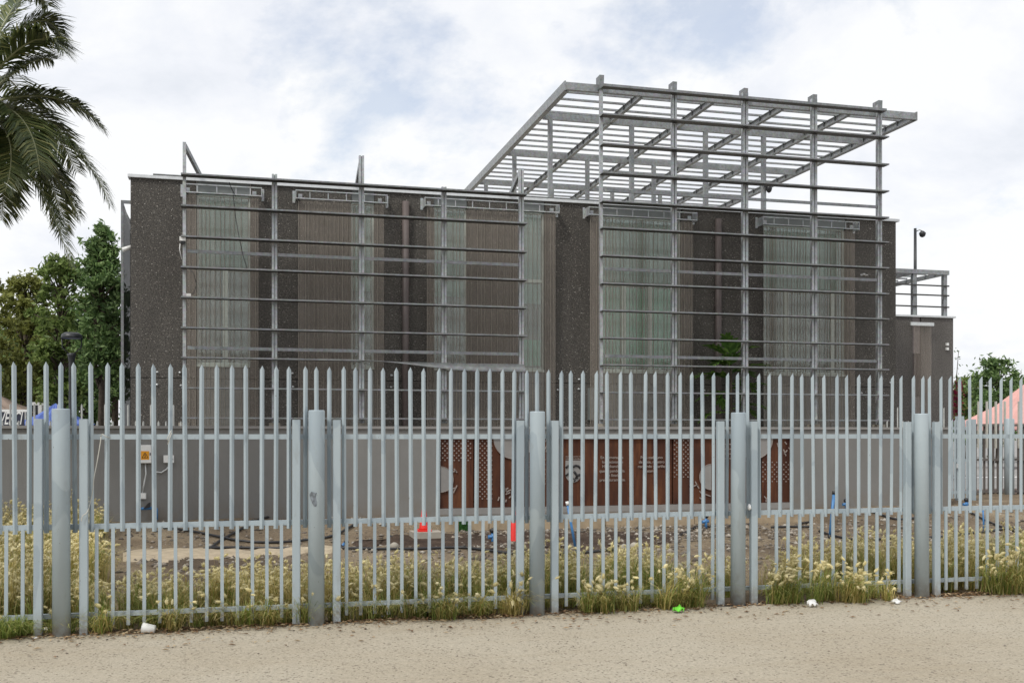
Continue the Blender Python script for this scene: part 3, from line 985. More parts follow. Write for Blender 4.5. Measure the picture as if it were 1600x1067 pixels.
q = MB(); q.lathe((cp.x + .02, 26.33, cp.z), [(0.02, -.1), (.06, -.07), (.085, 0), (.085, .06), (.03, .1)], 12); q.build('housing', M['lampblack'], dc)

# ------------------------------------------------------------------ things on screens and walls
p = P(286, 376, Y_SCREEN - .1)
o = empty('floodlight', p, 'small white box lamp clamped to the leftmost louvre post', 'floodlight')
q = MB(); q.box(p.x - .07, p.x + .06, p.y - .1, p.y + .095, p.z - .02, p.z + .07); q.build('housing', M['white'], o)
q = MB(); q.box(p.x - .05, p.x + .04, p.y - .08, p.y + .05, p.z - .07, p.z - .0205); q.build('lens', M['black'], o)
q = MB(); q.tube([(p.x - .06, p.y, p.z - .07), (p.x - .07, p.y, p.z - .2), (p.x - .03, p.y + .05, p.z - .4)], .01, 5); q.build('cable', M['white'], o)
p = P(199, 388, 25.45)
o = empty('security_camera', p, 'white bullet camera on the left edge of the dark building', 'security camera')
q = MB(); q.tube([(p.x - .1, p.y - .05, p.z - .05), (p.x + .1, p.y - .02, p.z + .03)], .05, 10); q.build('housing', M['white'], o)
q = MB(); q.tube([(p.x + .04, p.y, p.z + .04), (p.x + .14, p.y + .05, p.z + .09)], .02, 6); q.build('bracket', M['white'], o)
# hanging black wire across the first bay
q = MB(); q.tube([P(358, 285, 23.95), P(364, 300, 23.93), P(368, 340, 23.95), P(374, 372, 23.94), P(380, 400, 23.97), P(388, 425, 23.98)], .008, 5)
q.tube([P(361, 294, 23.93), P(366, 302, 23.9), P(368, 307, 23.9)], .008, 5)
tag(q.build('wire', M['black'], None, P(358, 285, 23.95)), 'thin loose black wire hanging down before the leftmost window', 'wire')
q = MB(); q.tube([P(296, 420, 24.3), P(303, 428, 24.3), P(307, 445, 24.3), P(303, 458, 24.3), P(295, 462, 24.3)], .008, 5)
e = P(294, 461, 24.3)
q.cur = 1; q.box(e.x - .06, e.x + .06, e.y - .03, e.y + .03, e.z - .04, e.z + .03)
tag(q.build('cable', [M['black'], M['white']], None, e), 'short looped cable with white plug on the left post of the louvres', 'cable')
def scrap(name, c, sx, sy, sz, mat, label, cat, seed=0, n=5):
    r_ = random.Random(seed)
    vs = []; fs = []
    for j in range(n + 1):
        for i in range(n + 1):
            u, v = i / n - .5, j / n - .5
            e = 1 - .35 * r_.random() if (i in (0, n) or j in (0, n)) else 1
            vs.append((c[0] + u * sx * e + r_.uniform(-.06, .06) * sx, c[1] + v * sy * e, c[2] + (0.15 + r_.random() * .85) * sz * (1 - .8 * max(abs(u), abs(v)))))
    for j in range(n):
        for i in range(n):
            a0 = j * (n + 1) + i
            fs.append((a0, a0 + 1, a0 + n + 2, a0 + n + 1))
    o = raw(name, vs, fs, mat, None, c)
    m_ = o.modifiers.new('thickness', 'SOLIDIFY'); m_.thickness = .003
    return tag(o, label, cat)
p = P(1350, 432, 23.98)
scrap('paper_scrap', (p.x, p.y - .02, p.z), .2, .12, .10, M['paper'], 'white paper scrap caught on a crossbar at the right end of the louvres', 'paper', 4)

# ------------------------------------------------------------------ low memorial wall
wl, wr = -9.0, PX(1483, Y_WALL)
ztw = 1.685
mw = empty('memorial_wall', (wl, Y_WALL, 0), 'long low grey rendered wall with rusted steel memorial panels let into its middle', 'wall')
nx0, nx1 = PX(682, Y_WALL), PX(1238, Y_WALL)
nz0, nz1 = 0.235, 1.545
q = MB()
q.box(wl, nx0, Y_WALL, Y_WALL + .3, -.1, ztw)
q.box(nx1, wr, Y_WALL, Y_WALL + .3, -.1, ztw)
q.box(nx0, nx1, Y_WALL, Y_WALL + .3, nz1, ztw)
q.box(nx0, nx1, Y_WALL, Y_WALL + .3, -.1, nz0)
q.box(nx0, nx1, Y_WALL + .2, Y_WALL + .3, nz0, nz1)
q.build('wall', M['stucco'], mw)
q = MB(); q.box(wl - .02, wr + .03, Y_WALL - .035, Y_WALL + .335, ztw + .0005, ztw + .045)
q.build('coping', M['greyplate'], mw)
M['trim'] = m_plain('brown_steel_trim', (0.13, 0.085, 0.07), 0.7)
q = MB(); q.box(nx0 + .001, nx0 + .03, Y_WALL - .008, Y_WALL + .199, nz0, nz1)
q.box(nx1 - .03, nx1 - .001, Y_WALL - .008, Y_WALL + .199, nz0, nz1); q.build('niche_frame', M['trim'], mw)
q = MB(); q.box(nx0 + .031, nx1 - .031, Y_WALL + .01, Y_WALL + .19, nz0 + .0005, nz0 + .10); q.build('base_strip', M['greyplate'], mw)
pe = [686, 741, 806, 868, 929, 987, 1051, 1114, 1190, 1234]
yp = Y_WALL + .05
def XW(px): return PX(px, yp)
def ZWp(py, px): return PZ(py, XW(px), yp)
panels = []
for a0, a1 in zip(pe[:-1], pe[1:]):
    q = MB(); q.box(XW(a0) + .012, XW(a1) - .012, yp + random.uniform(0, .02), yp + .10, nz0 + .105, nz1 - .004)
    panels.append(q.build('rusted_panel', M['corten'], mw))
def dots(panel, pxs, pys, stagger=True):
    q = MB()
    for i, px in enumerate(pxs):
        for j, py in enumerate(pys):
            if stagger and (i + j) % 2: continue
            x, z = XW(px), ZWp(py, px)
            poly = [(x + .013 * math.cos(k * math.pi / 3), z + .013 * math.sin(k * math.pi / 3)) for k in range(6)]
            q.prism(poly, yp - .004, yp + .03)
    o = q.build('perforations', M['letter'], panel); o['kind'] = 'stuff'
def seq(a, b, s):
    r_ = []
    while a <= b + 1e-6:
        r_.append(a); a += s
    return r_
dots(panels[0], seq(688, 736, 3.62), seq(689, 719, 3.75))
dots(panels[1], seq(746.5, 769, 3.62), seq(689, 779, 3.75))
dots(panels[2], seq(815, 862, 3.62), seq(718, 756, 3.75))
dots(panels[6], seq(1054, 1080, 3.5), seq(688, 746, 3.55))
dots(panels[7], seq(1130, 1180, 3.62), seq(690, 722, 3.75))
dots(panels[8], seq(1192, 1232, 3.62), seq(722, 752, 3.75))
def disc(panel, px, py, rpx, a0, a1, clip=None):
    x, z = XW(px), ZWp(py, px)
    w = x * SI + yp * CO
    R = rpx * w / F
    poly = [(x + R * math.cos(math.radians(a0 + (a1 - a0) * k / 24)), z + R * math.sin(math.radians(a0 + (a1 - a0) * k / 24))) for k in range(25)]
    q = MB(); q.prism(poly, yp - .012, yp - .0005); q.cur = 1
    pts_ = [(a_, yp - .013, b_) for a_, b_ in poly]
    q.tube(pts_, .006, 4, cap=False)
    q.build('grey_disc', [M['greyplate'], M['letter']], panel)
disc(panels[0], 688.5, 749, 20, -90, 90)
disc(panels[1], 803, 684, 33, 180, 360)
disc(panels[6], 1111, 745, 20, 90, 270)
disc(panels[7], 1178, 685, 32, 180, 360)
def strokes(panel, segs):
    q = MB()
    for (xa, ya, xb, yb) in segs:
        q.bar((XW(xa), yp - .004, ZWp(ya, xa)), (XW(xb), yp - .004, ZWp(yb, xb)), .02, .011, (0, -1, 0))
    q.build('engraved_strokes', M['letter'], panel)
strokes(panels[0], [(709, 732, 714, 738), (707, 737, 713, 735), (699, 767, 704, 760), (704, 764, 711, 762), (708, 770, 714, 758)])
strokes(panels[1], [(789, 763, 793, 771), (789, 765, 794, 762), (791, 768, 798, 765), (790, 772, 797, 769), (778, 782, 780, 776), (795, 778, 798, 775), (790, 784, 791, 780)])
strokes(panels[2], [(852, 690, 855, 684), (851, 702, 855, 695), (855, 700, 853, 706)])
strokes(panels[6], [(1078, 757, 1082, 764), (1086, 752, 1092, 763), (1081, 760, 1090, 757), (1093, 767, 1098, 773), (1102, 772, 1110, 775), (1093, 777, 1098, 781)])
strokes(panels[8], [(1214, 692, 1216, 698), (1215, 695, 1219, 693), (1226, 690, 1229, 694), (1225, 709, 1230, 703), (1224, 702, 1228, 712), (1232, 699, 1234, 702), (1194, 775, 1198, 780), (1198, 780, 1200, 775), (1197, 780, 1197, 784)])
yt = yp - .004
def line(panel, body, pxc, py, h_px, width_px=None):
    x = XW(pxc); w = x * SI + yp * CO
    sz = h_px * w / F * 1.38
    return text_mesh('lettering', body, sz, M['letter'], x, yt, ZWp(py, pxc), panel, width=None if width_px is None else width_px * w / F / 0.985)
for body, c, y, wpx in (('En homenaje a', 956, 716.5, 37), ('los vecinos de', 957, 723.5, 34), ('Huechuraba', 955, 730.5, 29), ('que la pandemia', 956, 737.5, 41), ('se llevó', 957, 744.5, 19), ('prematuramente.', 957, 751.5, 42)):
    line(panels[4], body, c, y, 4.6, wpx)
for body, c, y, wpx in (('Para cada uno', 1018, 716.5, 36), ('de ellos, nuestro', 1018, 723.5, 42), ('recuerdo y cariño', 1018, 730.5, 45), ('eterno.', 1019, 737.5, 17)):
    line(panels[5], body, c, y, 4.6, wpx)
# crest
line(panels[3], 'MUNICIPALIDAD DE', 895.5, 714, 1.8, 24)
line(panels[3], 'HUECHURABA', 895.5, 717.6, 2.2, 24)
cw = XW(895.5) * SI + yp * CO
k_ = cw / F
def C(u, v): return (XW(895.5) + u * k_ / .985, ZWp(735, 895.5) - v * k_)
shield = [C(-12.5, -16), C(-12.5, 5)] + [C(-12.5 + 12.5 * (1 - math.cos(a_)), 5 + 13.5 * math.sin(a_)) for a_ in np.linspace(.2, 1.5, 6)] + [C(12.5 * math.sin(a_), 5 + 13.5 * math.cos(a_)) for a_ in np.linspace(.1, 1.4, 6)] + [C(12.5, 5), C(12.5, -16)]
q = MB(); q.prism(shield, yp - .010, yp - .0005); q.build('crest', M['greyplate'], panels[3])
q = MB()
def arc(pts_, r_):
    pp = []
    for (u, v) in pts_:
        a_, b_ = C(u, v); pp.append((a_, yp - .012, b_))
    q.tube(pp, r_, 5)
arc([(-12, -4), (-9, -7.5), (-5.5, -8.5), (-2, -7), (0, -5.5)], .02)
arc([(-3, -4), (0, -6.5), (4, -8), (8, -7), (12, -3)], .02)
arc([(-12, 8), (-8, 4.5), (-5, 1.5), (-2, -.5)], .018)
arc([(1, 1), (3, 4), (6, 8), (4, 12), (7, 11)], .022)
arc([(4, 8), (9, 7), (12, 6.5)], .022)
arc([(0, 12), (3, 15), (1, 17)], .014)
q.build('crest_lines', M['black'], panels[3])

# concrete kerb blocks before the panels
kb = empty('kerb_step', (PX(690, Y_CURB), Y_CURB, 0), 'row of tan concrete blocks on the soil below the rusted memorial panels', 'kerb')
bx = PX(690, Y_CURB); k = 0
while bx < CURB_X1 - .3:
    ln_ = min(random.uniform(.75, 1.15), CURB_X1 - bx)
    q = MB(); q.box(bx + .006, bx + ln_ - .006, Y_CURB + random.uniform(-.015, .015), Y_CURB + .30, -.05, .225 + random.uniform(-.015, .012))
    q.build('concrete_block', M['concrete'], kb); bx += ln_
p = G(669, 826)
q = MB(); q.box(p.x - .22, p.x + .22, p.y, p.y + .4, -.03, .14)
blk = tag(q.build('concrete_block', M['pale_concrete'], None, (p.x, p.y + .2, 0)), 'pale concrete block carrying the left red cone', 'block')
def cone(x, y, z, h, label):
    o = empty('traffic_cone', (x, y, z), label, 'traffic cone', 'red traffic cones by the memorial')
    q = MB(); q.lathe((x, y, z), [(.075, .03), (.07, .05), (.018, h - .01), (.010, h)], 16); q.build('body', M['red'], o)
    q = MB(); q.box(x - .10, x + .10, y - .10, y + .10, z, z + .03); q.build('base', M['red'], o)
cone(p.x - .03, p.y + .2, .141, .44, 'red traffic cone standing on the pale concrete block')
p2 = G(803, 828)
cone(p2.x, p2.y, p2.z, .56, 'red traffic cone on the soil half hidden by the middle fence post')
# green turf mat over the kerb
p = Vector((PX(725, Y_CURB - .03), Y_CURB, 0))
o = empty('turf_mat', (p.x, Y_CURB - .02, 0), 'bright green artificial turf mat draped over the concrete kerb', 'mat')
q = MB(); q.box(p.x - .085, p.x + .085, Y_CURB - .035, Y_CURB - .017, .01, .249); q.box(p.x - .085, p.x + .085, Y_CURB - .0168, Y_CURB + .18, .24, .255); q.build('backing', M['turf'], o)
nb = 900
c0 = np.stack([rng.uniform(p.x - .085, p.x + .085, nb), np.full(nb, Y_CURB - .036), rng.uniform(.01, .25, nb)], 1)
V = np.zeros((nb, 3, 3)); V[:, 0] = c0 + [-.004, 0, 0]; V[:, 1] = c0 + [.004, 0, 0]; V[:, 2] = c0 + np.stack([rng.normal(0, .006, nb), np.full(nb, -.014), rng.normal(.004, .006, nb)], 1)
t_ = raw('pile', V.reshape(-1, 3), np.arange(3 * nb).reshape(nb, 3), M['turf'], o); t_['kind'] = 'stuff'

# ------------------------------------------------------------------ boxes and cables on the wall
def wall_box(name, x0p, x1p, y0p, y1p, d, label, cat):
    a_, c_ = P(x0p, y0p, Y_WALL), P(x1p, y1p, Y_WALL)
    o = empty(name, (a_.x, Y_WALL, c_.z), label, cat)
    return o, a_.x, c_.x, c_.z, a_.z
o, xa, xb, za, zb = wall_box('electrical_cabinet', 218, 237, 695, 723, .12, 'white electrical cabinet with orange warning sticker on the grey wall', 'cabinet')
q = MB(); q.box(xa, xb, Y_WALL - .11, Y_WALL - .001, za, zb); q.build('body', M['white'], o)
q = MB(); q.box(xa + .006, xb - .006, Y_WALL - .122, Y_WALL - .1105, za + .006, zb - .006); dr = q.build('door', M['white'], o)
sx0, sx1 = P(221.3, 700, Y_WALL).x, P(234, 700, Y_WALL).x
sz0, sz1 = za + .055, za + .19
q = MB(); q.box(sx0, sx1, Y_WALL - .125, Y_WALL - .1222, sz0, sz1); q.build('warning_sticker', M['orange'], o)
q = MB(); mx = (sx0 + sx1) / 2; mzz = (sz0 + sz1) / 2
tri = [(mx - .046, sz0 + .028), (mx + .046, sz0 + .028), (mx, sz1 - .024)]
for i in range(3):
    a_, b_ = tri[i], tri[(i + 1) % 3]
    q.bar((a_[0], Y_WALL - .1265, a_[1]), (b_[0], Y_WALL - .1265, b_[1]), .003, .008, (0, -1, 0)) if False else q.tube([(a_[0], Y_WALL - .126, a_[1]), (b_[0], Y_WALL - .126, b_[1])], .004, 4)
q.tube([(mx + .004, Y_WALL - .126, sz1 - .05), (mx - .006, Y_WALL - .126, mzz - .004), (mx + .006, Y_WALL - .126, mzz - .004), (mx - .002, Y_WALL - .126, sz0 + .036)], .0045, 4)
q.build('warning_symbol', M['black'], o)
q = MB(); q.box(xb - .02, xb - .005, Y_WALL - .132, Y_WALL - .1222, (za + zb) / 2 - .02, (za + zb) / 2 + .02); q.build('latch', M['black'], o)
q = MB(); q.tube([P(227, 724, Y_WALL - .05), P(228, 740, Y_WALL - .03), P(225, 755, Y_WALL - .03), P(222.5, 770, Y_WALL - .03)], .012, 6); q.build('cable', M['zinc'], o)
q = MB(); q.tube([P(237, 733, Y_WALL - .04), P(243, 737, Y_WALL - .035), P(252, 738, Y_WALL - .035), P(260, 733, Y_WALL - .035), P(266, 725, Y_WALL - .05)], .012, 6); q.build('cable', M['zinc'], o)
o, xa, xb, za, zb = wall_box('junction_box', 256, 272, 711, 722.5, .07, 'small pale socket box on the wall right of the electrical cabinet', 'junction box')
q = MB(); q.box(xa, xb, Y_WALL - .075, Y_WALL - .001, za, zb); q.build('body', M['white'], o)
q = MB(); q.box(xb - .055, xb - .012, Y_WALL - .082, Y_WALL - .0755, za + .045, za + .065); q.build('socket', M['black'], o)
o, xa, xb, za, zb = wall_box('junction_box', 219, 228.5, 770, 779, .05, 'small white junction box low on the wall below the electrical cabinet', 'junction box')
q = MB(); q.box(xa, xb, Y_WALL - .055, Y_WALL - .001, za, zb); q.build('body', M['white'], o)
q = MB(); q.box(xa + .01, xb - .01, Y_WALL - .061, Y_WALL - .0555, za + .01, zb - .01); q.build('lid', M['white'], o)
# blue pipe frame with black bracket at the wall foot
p0 = P(226, 794, Y_WALL - .1)
o = empty('standpipe', p0, 'blue pipe elbow with black bracket at the wall foot below the cabinet', 'pipe')
q = MB(); q.tube([P(217, 795, Y_WALL - .1), P(243, 793, Y_WALL - .1), P(244.5, 794.5, Y_WALL - .1), P(244.5, 812, Y_WALL - .1)], .022, 8); q.build('pipe', M['blue'], o)
q = MB(); a_, b_, c_, d_ = P(224, 794.5, 0.001 + Y_WALL - .12), P(235, 792, Y_WALL - .12), P(235.5, 784, Y_WALL - .12), P(231, 786, Y_WALL - .12)
q.prism([(a_.x, a_.z), (b_.x, b_.z), (c_.x, c_.z), (d_.x, d_.z)], Y_WALL - .14, Y_WALL - .11); q.build('bracket', M['black'], o)

# ------------------------------------------------------------------ irrigation hoses and pipes
def spline(pts_, n=8):
    out = []
    for i in range(len(pts_) - 1):
        p0_, p1_, p2_, p3_ = pts_[max(i-1, 0)], pts_[i], pts_[i+1], pts_[min(i+2, len(pts_)-1)]
        for k in range(n):
            t = k / n
            out.append(0.5 * ((2*p1_) + (p2_-p0_)*t + (2*p0_-5*p1_+4*p2_-p3_)*t*t + (3*p1_-p0_-3*p2_+p3_)*t*t*t))
    out.append(pts_[-1])
    return out
def hose(px_list, label, r_=.019):
    pts_ = spline([G(x, y, r_ + .004) for x, y in px_list])
    for p_ in pts_: p_.z = gz(p_.x, p_.y) + r_ + .008
    q = MB(); q.tube(pts_, r_, 6)
    tag(q.build('hose', M['black'], None, pts_[0]), label, 'hose', 'black irrigation hoses on the soil')
hose([(222, 821), (290, 826), (390, 828), (500, 826), (545, 818), (565, 813)], 'black hose lying along the wall foot from the left grass')
hose([(420, 810), (385, 818), (345, 828), (322, 840), (318, 849), (330, 856), (380, 858), (450, 859), (540, 859), (650, 860), (720, 858), (765, 863), (810, 868), (900, 867), (960, 861)], 'black hose looping back on itself then running right behind the grass')
hose([(607, 835), (640, 829), (680, 825), (720, 825), (830, 828), (900, 825), (945, 825), (985, 823), (1020, 820), (1055, 820), (1090, 825), (1130, 825), (1180, 820)], 'wavy black hose lying before the tan concrete blocks')
hose([(1205, 826), (1235, 825), (1265, 825)], 'short straight black hose by the right end of the concrete blocks')
hose([(1250, 802), (1285, 799), (1350, 797), (1400, 801), (1440, 800)], 'black hose along the wall foot right of the rusted panels')
hose([(1280, 832), (1330, 845), (1390, 844), (1450, 842), (1500, 837), (1540, 833), (1575, 827), (1594, 818), (1585, 810), (1545, 802), (1510, 796)], 'black hose in a wide bend at the right end of the garden')
def stick(pa, pb, Ya, label, r_=.018, cap=True):
    g_ = G(*pb)
    x1, y1 = g_.x, g_.y
    t_ = P(pa[0], pa[1], y1)
    o = empty('riser_pipe', g_, label, 'pipe', 'blue irrigation risers')
    q = MB(); q.tube([(g_.x, g_.y, g_.z), t_], r_, 8); q.build('pipe', M['blue'], o)
    d = (t_ - g_).normalized()
    q = MB(); q.tube([t_, t_ + d * .05], r_ * 1.25, 8); q.build('cap', M['white'] if cap else M['black'], o)
    q = MB(); q.tube([g_ - d * .02, g_ + d * .06], r_ * 1.4, 8); q.build('foot', M['black'], o)
stick((887, 789), (901, 866), 0, 'leaning bright blue riser pipe with white tip beside the crest panel')
stick((1303, 772), (1296.5, 841), 0, 'leaning blue riser pipe with black cap right of the rusted panels', .024, False)
stick((1536, 796), (1537.5, 833), 0, 'thin upright blue riser pipe at the far right hose', .014, False)
stick((1364, 766), (1368, 790), 0, 'blue stick leaning on the grey wall right of the panels', .02, False)
stick((539, 848), (531, 857), 0, 'short blue pipe stub on the soil beside the second fence post', .022, False)
def valve(px, py, h, label):
    g_ = G(px, py)
    o = empty('valve', g_, label, 'valve', 'blue and black irrigation valves')
    q = MB(); q.tube([g_, g_ + Vector((0, 0, h * .7))], .025, 8); q.tube([g_ + Vector((-.07, 0, h * .45)), g_ + Vector((.05, 0, h * .5))], .028, 8); q.build('body', M['blue'], o)
    q = MB(); q.lathe((g_.x, g_.y, g_.z + h * .7), [(.03, 0), (.045, .02), (.045, .05), (.02, .07)], 10); q.build('cap', M['black'], o)
valve(770, 829, .24, 'blue valve standing before the concrete kerb beside the green mat')
valve(1103, 826, .26, 'blue valve with black cap before the kerb near the fourth fence post')
valve(1322, 794, .16, 'small blue valve at the wall foot right of the capped riser')
valve(1510, 795, .2, 'blue valve at the far right beyond the wall end')
# loose stones
for px, py, s_, lab in ((616, 858, .07, 'pale round stone on the soil near the long hose'), (991, 858, .07, 'pale angular stone behind the grass'), (975, 859, .06, 'brownish stone behind the grass')):
    g_ = G(px, py)
    q = MB(); q.lathe(g_, [(s_ * .7, 0), (s_, s_ * .5), (s_ * .8, s_ * 1.1), (s_ * .25, s_ * 1.4)], 8)
    tag(q.build('stone', M['pale_concrete'], None, g_), lab, 'stone')

# ------------------------------------------------------------------ steel fence in front
fn = empty('steel_fence', (PX(95.5, Y_FENCE), Y_FENCE, 0), 'pale blue grey steel palisade fence with pointed upper pickets and round posts', 'fence')
def v_picket(h, w=.037, d=.019, t=.004, tip=.036):
    q = MB()
    vs = []
    hw = w / 2
    sec = [(-hw, 0), (0, -d), (hw, 0), (hw - t * .5, t), (0, -d + t * 1.3), (-hw + t * .5, t)]
    for k, (x, y) in enumerate(sec): vs.append((x, y, 0))
    for k, (x, y) in enumerate(sec): vs.append((x, y, h if k in (1, 4) else h - tip))
    fs = [(i, (i + 1) % 6, 6 + (i + 1) % 6, 6 + i) for i in range(6)]
    fs += [(0, 5, 4, 1), (1, 4, 3, 2), (6, 7, 10, 11), (7, 8, 9, 10)]
    q.add(vs, fs)
    return q
ZMID, ZLOW, ZUP = .855, .145, 1.578
me_up = v_picket(2.175 - .81).mesh('picket', M['fence'])
me_lo = MB().box(-.0135, .0135, -.018, 0, 0, .79).mesh('lower_picket', M['fence'])
up = [23,45,72,93,117,143,166,191,216,241,265.5,289.5,314,338,362,384.5,409,431,451.5,477,495.5,515,538,556,578,600,621,643,663,684.5,705,725.5,745,766,786,803,824,840.5,858,877.5,893,911,931,950,970,988,1008,1026,1044.5,1064,1082,1100.5,1116.5,1137,1154,1170,1188,1203,1220.5,1238.5,1255.5,1273,1291.5,1309,1326,1343.5,1360,1377.5,1394.5,1409.5,1429,1443,1455,1472.5,1485.5,1502,1518,1534,1550,1565,1581.5,1597.5,1613,1629,1644]
up = [-52, -27, -1] + up
lo = [-43, -17, 9, 35, 150.5,176,200.5,225.5,249.5,274.5,299,323,347,371,394.5,417,440, 541.5,564,585.5,607,628,650,671,692,713.5,734,755,774.5,795.5, 885,904,924,943,962.5,982,1001,1019.5,1038,1057,1076,1094.5,1114,1214,1232,1250,1268,1285,1302.5,1319.5,1337,1354,1371,1388,1405.5,1479,1494.5,1511,1527.5,1543.5,1559,1574.5,1590,1605,1620,1635]
yf = Y_FENCE
for px in up:
    inst('picket', me_up, (PX(px, yf - .07), yf - .052, .81 + random.uniform(-.004, .004)), fn, (random.uniform(-.006, .006), random.gauss(0, .0055), random.uniform(-.16, .16)))
for px in lo:
    inst('lower_picket', me_lo, (PX(px, yf - .07), yf - .0525, .055 + random.uniform(-.006, .006)), fn, (0, random.uniform(-.004, .004), random.uniform(-.05, .05)))
xl, xr_ = PX(-70, yf), PX(1660, yf)
for z, hgt in ((ZUP, .042), (ZMID, .042), (ZLOW, .036)):
    q = MB()
    q.box(xl, xr_, yf - .05, yf - .044, z - hgt / 2, z + hgt / 2 - .0062)
    q.box(xl, xr_, yf - .05, yf - .006, z + hgt / 2 - .006, z + hgt / 2)
    q.build('rail', M['fence'], fn)
def tube_post(h, w, d):
    q = MB()
    c = .006
    pl = [(-w/2 + c, -d/2), (w/2 - c, -d/2), (w/2, -d/2 + c), (w/2, d/2 - c), (w/2 - c, d/2), (-w/2 + c, d/2), (-w/2, d/2 - c), (-w/2, -d/2 + c)]
    vs = [(x, y, 0) for x, y in pl] + [(x, y, h) for x, y in pl]
    fs = [(i, (i+1) % 8, 8 + (i+1) % 8, 8 + i) for i in range(8)] + [tuple(reversed(range(8))), tuple(range(8, 16))]
    q.add(vs, fs)
    return q
me_flat = tube_post(1.72, .066, .055).mesh('flat_post', M['fence'])
for px in (-62, 59.5, 131, 463, 526, 812.5, 866.5, 1126, 1178, 1418, 1463.5):
    inst('flat_post', me_flat, (PX(px, yf - .11), yf - .105, .0), fn, (0, random.uniform(-.003, .003), 0))
me_rnd = MB().lathe((0, 0, 0), [(.068, -.1), (.068, 1.79), (.066, 1.797), (.061, 1.80)], 28).mesh('round_post', M['fence'])
for px in (96, 494, 839, 1153, 1440.5):
    inst('round_post', me_rnd, (PX(px, yf - .15), yf - .15, 0), fn, (random.uniform(-.003, .003), random.uniform(-.003, .003), random.uniform(0, 6)))
# scuffed hole plate on the second post
px_ = PX(491, yf - .226)
q = MB()
zc_ = PZ(778, px_, yf - .226)
vs = [(px_ + .005, yf - .2195, zc_)]
for k in range(14):
    a_ = 2 * math.pi * k / 14
    rr = .045 * (1 + .25 * math.sin(3 * a_) + .15 * random.uniform(-1, 1))
    dx = rr * .85 * math.cos(a_)
    vs.append((px_ + .005 + dx, yf - .15 - math.sqrt(max(0, 0.0695 ** 2 - (dx + .0) ** 2)), zc_ + rr * 1.25 * math.sin(a_)))
q.add(vs, [(0, 1 + k, 1 + (k + 1) % 14) for k in range(14)])
m_sc = m_plain('scraped_paint', (0.16, 0.18, 0.20), 0.6, 0, 0.5, 40)
q.build('scraped_patch', m_sc, fn)
# string tied to the fence
ys_ = yf - .08
q = MB(); q.tube(spline([P(158, 681, ys_), P(157, 690, ys_ - .01), P(152, 720, ys_), P(147, 745, ys_), P(145, 765, ys_), P(141, 785, ys_ - .01), P(136, 800, ys_ - .06), P(129, 806, ys_ - .07), P(127, 814, ys_ - .07)], 5), .004, 5)
q.tube([P(157, 681, ys_), P(160, 678, ys_ - .02), P(166, 682, ys_ - .02), P(173, 684, ys_)], .004, 5)
tag(q.build('string', M['rope'], None, P(158, 681, ys_)), 'pale string tied to the upper rail and hanging beside the first round post', 'string')
q = MB(); q.tube([P(268, 672, ys_), P(261, 686, ys_ - .01), P(263, 690, ys_), P(268, 676, ys_ - .012), P(262, 694, ys_)], .004, 5)
tag(q.build('string', M['rope'], None, P(265, 680, ys_)), 'pale string knotted round a picket above the electrical boxes', 'string')
p = P(1166, 791, ys_ + .02)
q = MB(); q.lathe((p.x, p.y - .06, p.z), [(.008, -.03), (.02, -.015), (.018, .005), (.012, .02), (.004, .028)], 7)
tag(q.build('rag', M['paper'], None, p), 'white plastic scrap tied beside the fourth round post', 'scrap')

# ------------------------------------------------------------------ litter on the path
g_ = G(224, 989)
cup = empty('paper_cup', g_, 'white paper cup lying on its side on the sandy path', 'cup')
q = MB()
a_ = Vector((g_.x - .0, g_.y - .02, .048)); d_ = Vector((1, -.25, -.12)).normalized()
ref = d_.cross(Vector((0, 0, 1))).normalized(); upv = ref.cross(d_)
def ring(c, r_, n=16): return [c + ref * r_ * math.cos(2*math.pi*k/n) + upv * r_ * math.sin(2*math.pi*k/n) for k in range(n)]
r1, r2 = ring(a_, .043), ring(a_ + d_ * .095, .031)
q.add(r1 + r2, [(k, (k+1) % 16, 16 + (k+1) % 16, 16 + k) for k in range(16)] + [tuple(range(16, 32))], True)
q.tube(r1 + [r1[0], r1[1]], .003, 5, cap=False)
q.build('body', M['white'], cup)
g_ = G(1060, 958); scrap('wrapper', (g_.x, g_.y, .008), .12, .09, .085, M['lime'], 'crumpled lime green wrapper before the grass clump', 'wrapper', 1, 6)
g_ = G(1269, 950); scrap('crumpled_paper', (g_.x, g_.y, .008), .11, .09, .10, M['paper'], 'crumpled white paper at the grass edge between the last two posts', 'paper', 2)
g_ = G(1400, 944); scrap('paper_scrap', (g_.x, g_.y, .006), .08, .10, .06, M['paper'], 'torn white paper strip left of the last round post', 'paper', 3)
g_ = G(55, 999); scrap('paper_scrap', (g_.x, g_.y, .008), .055, .045, .02, M['paper'], 'flat white scrap on the path below the first flat post', 'paper', 5)
g_ = G(598, 966); scrap('paper_scrap', (g_.x, g_.y, .008), .05, .06, .05, M['paper'], 'small folded white scrap at the grass edge right of the second post', 'paper', 6)
g_ = G(72, 986); scrap('paper_scrap', (g_.x, g_.y, .006), .06, .05, .04, M['paper'], 'dirty white scrap between the first flat and round posts', 'paper', 8)

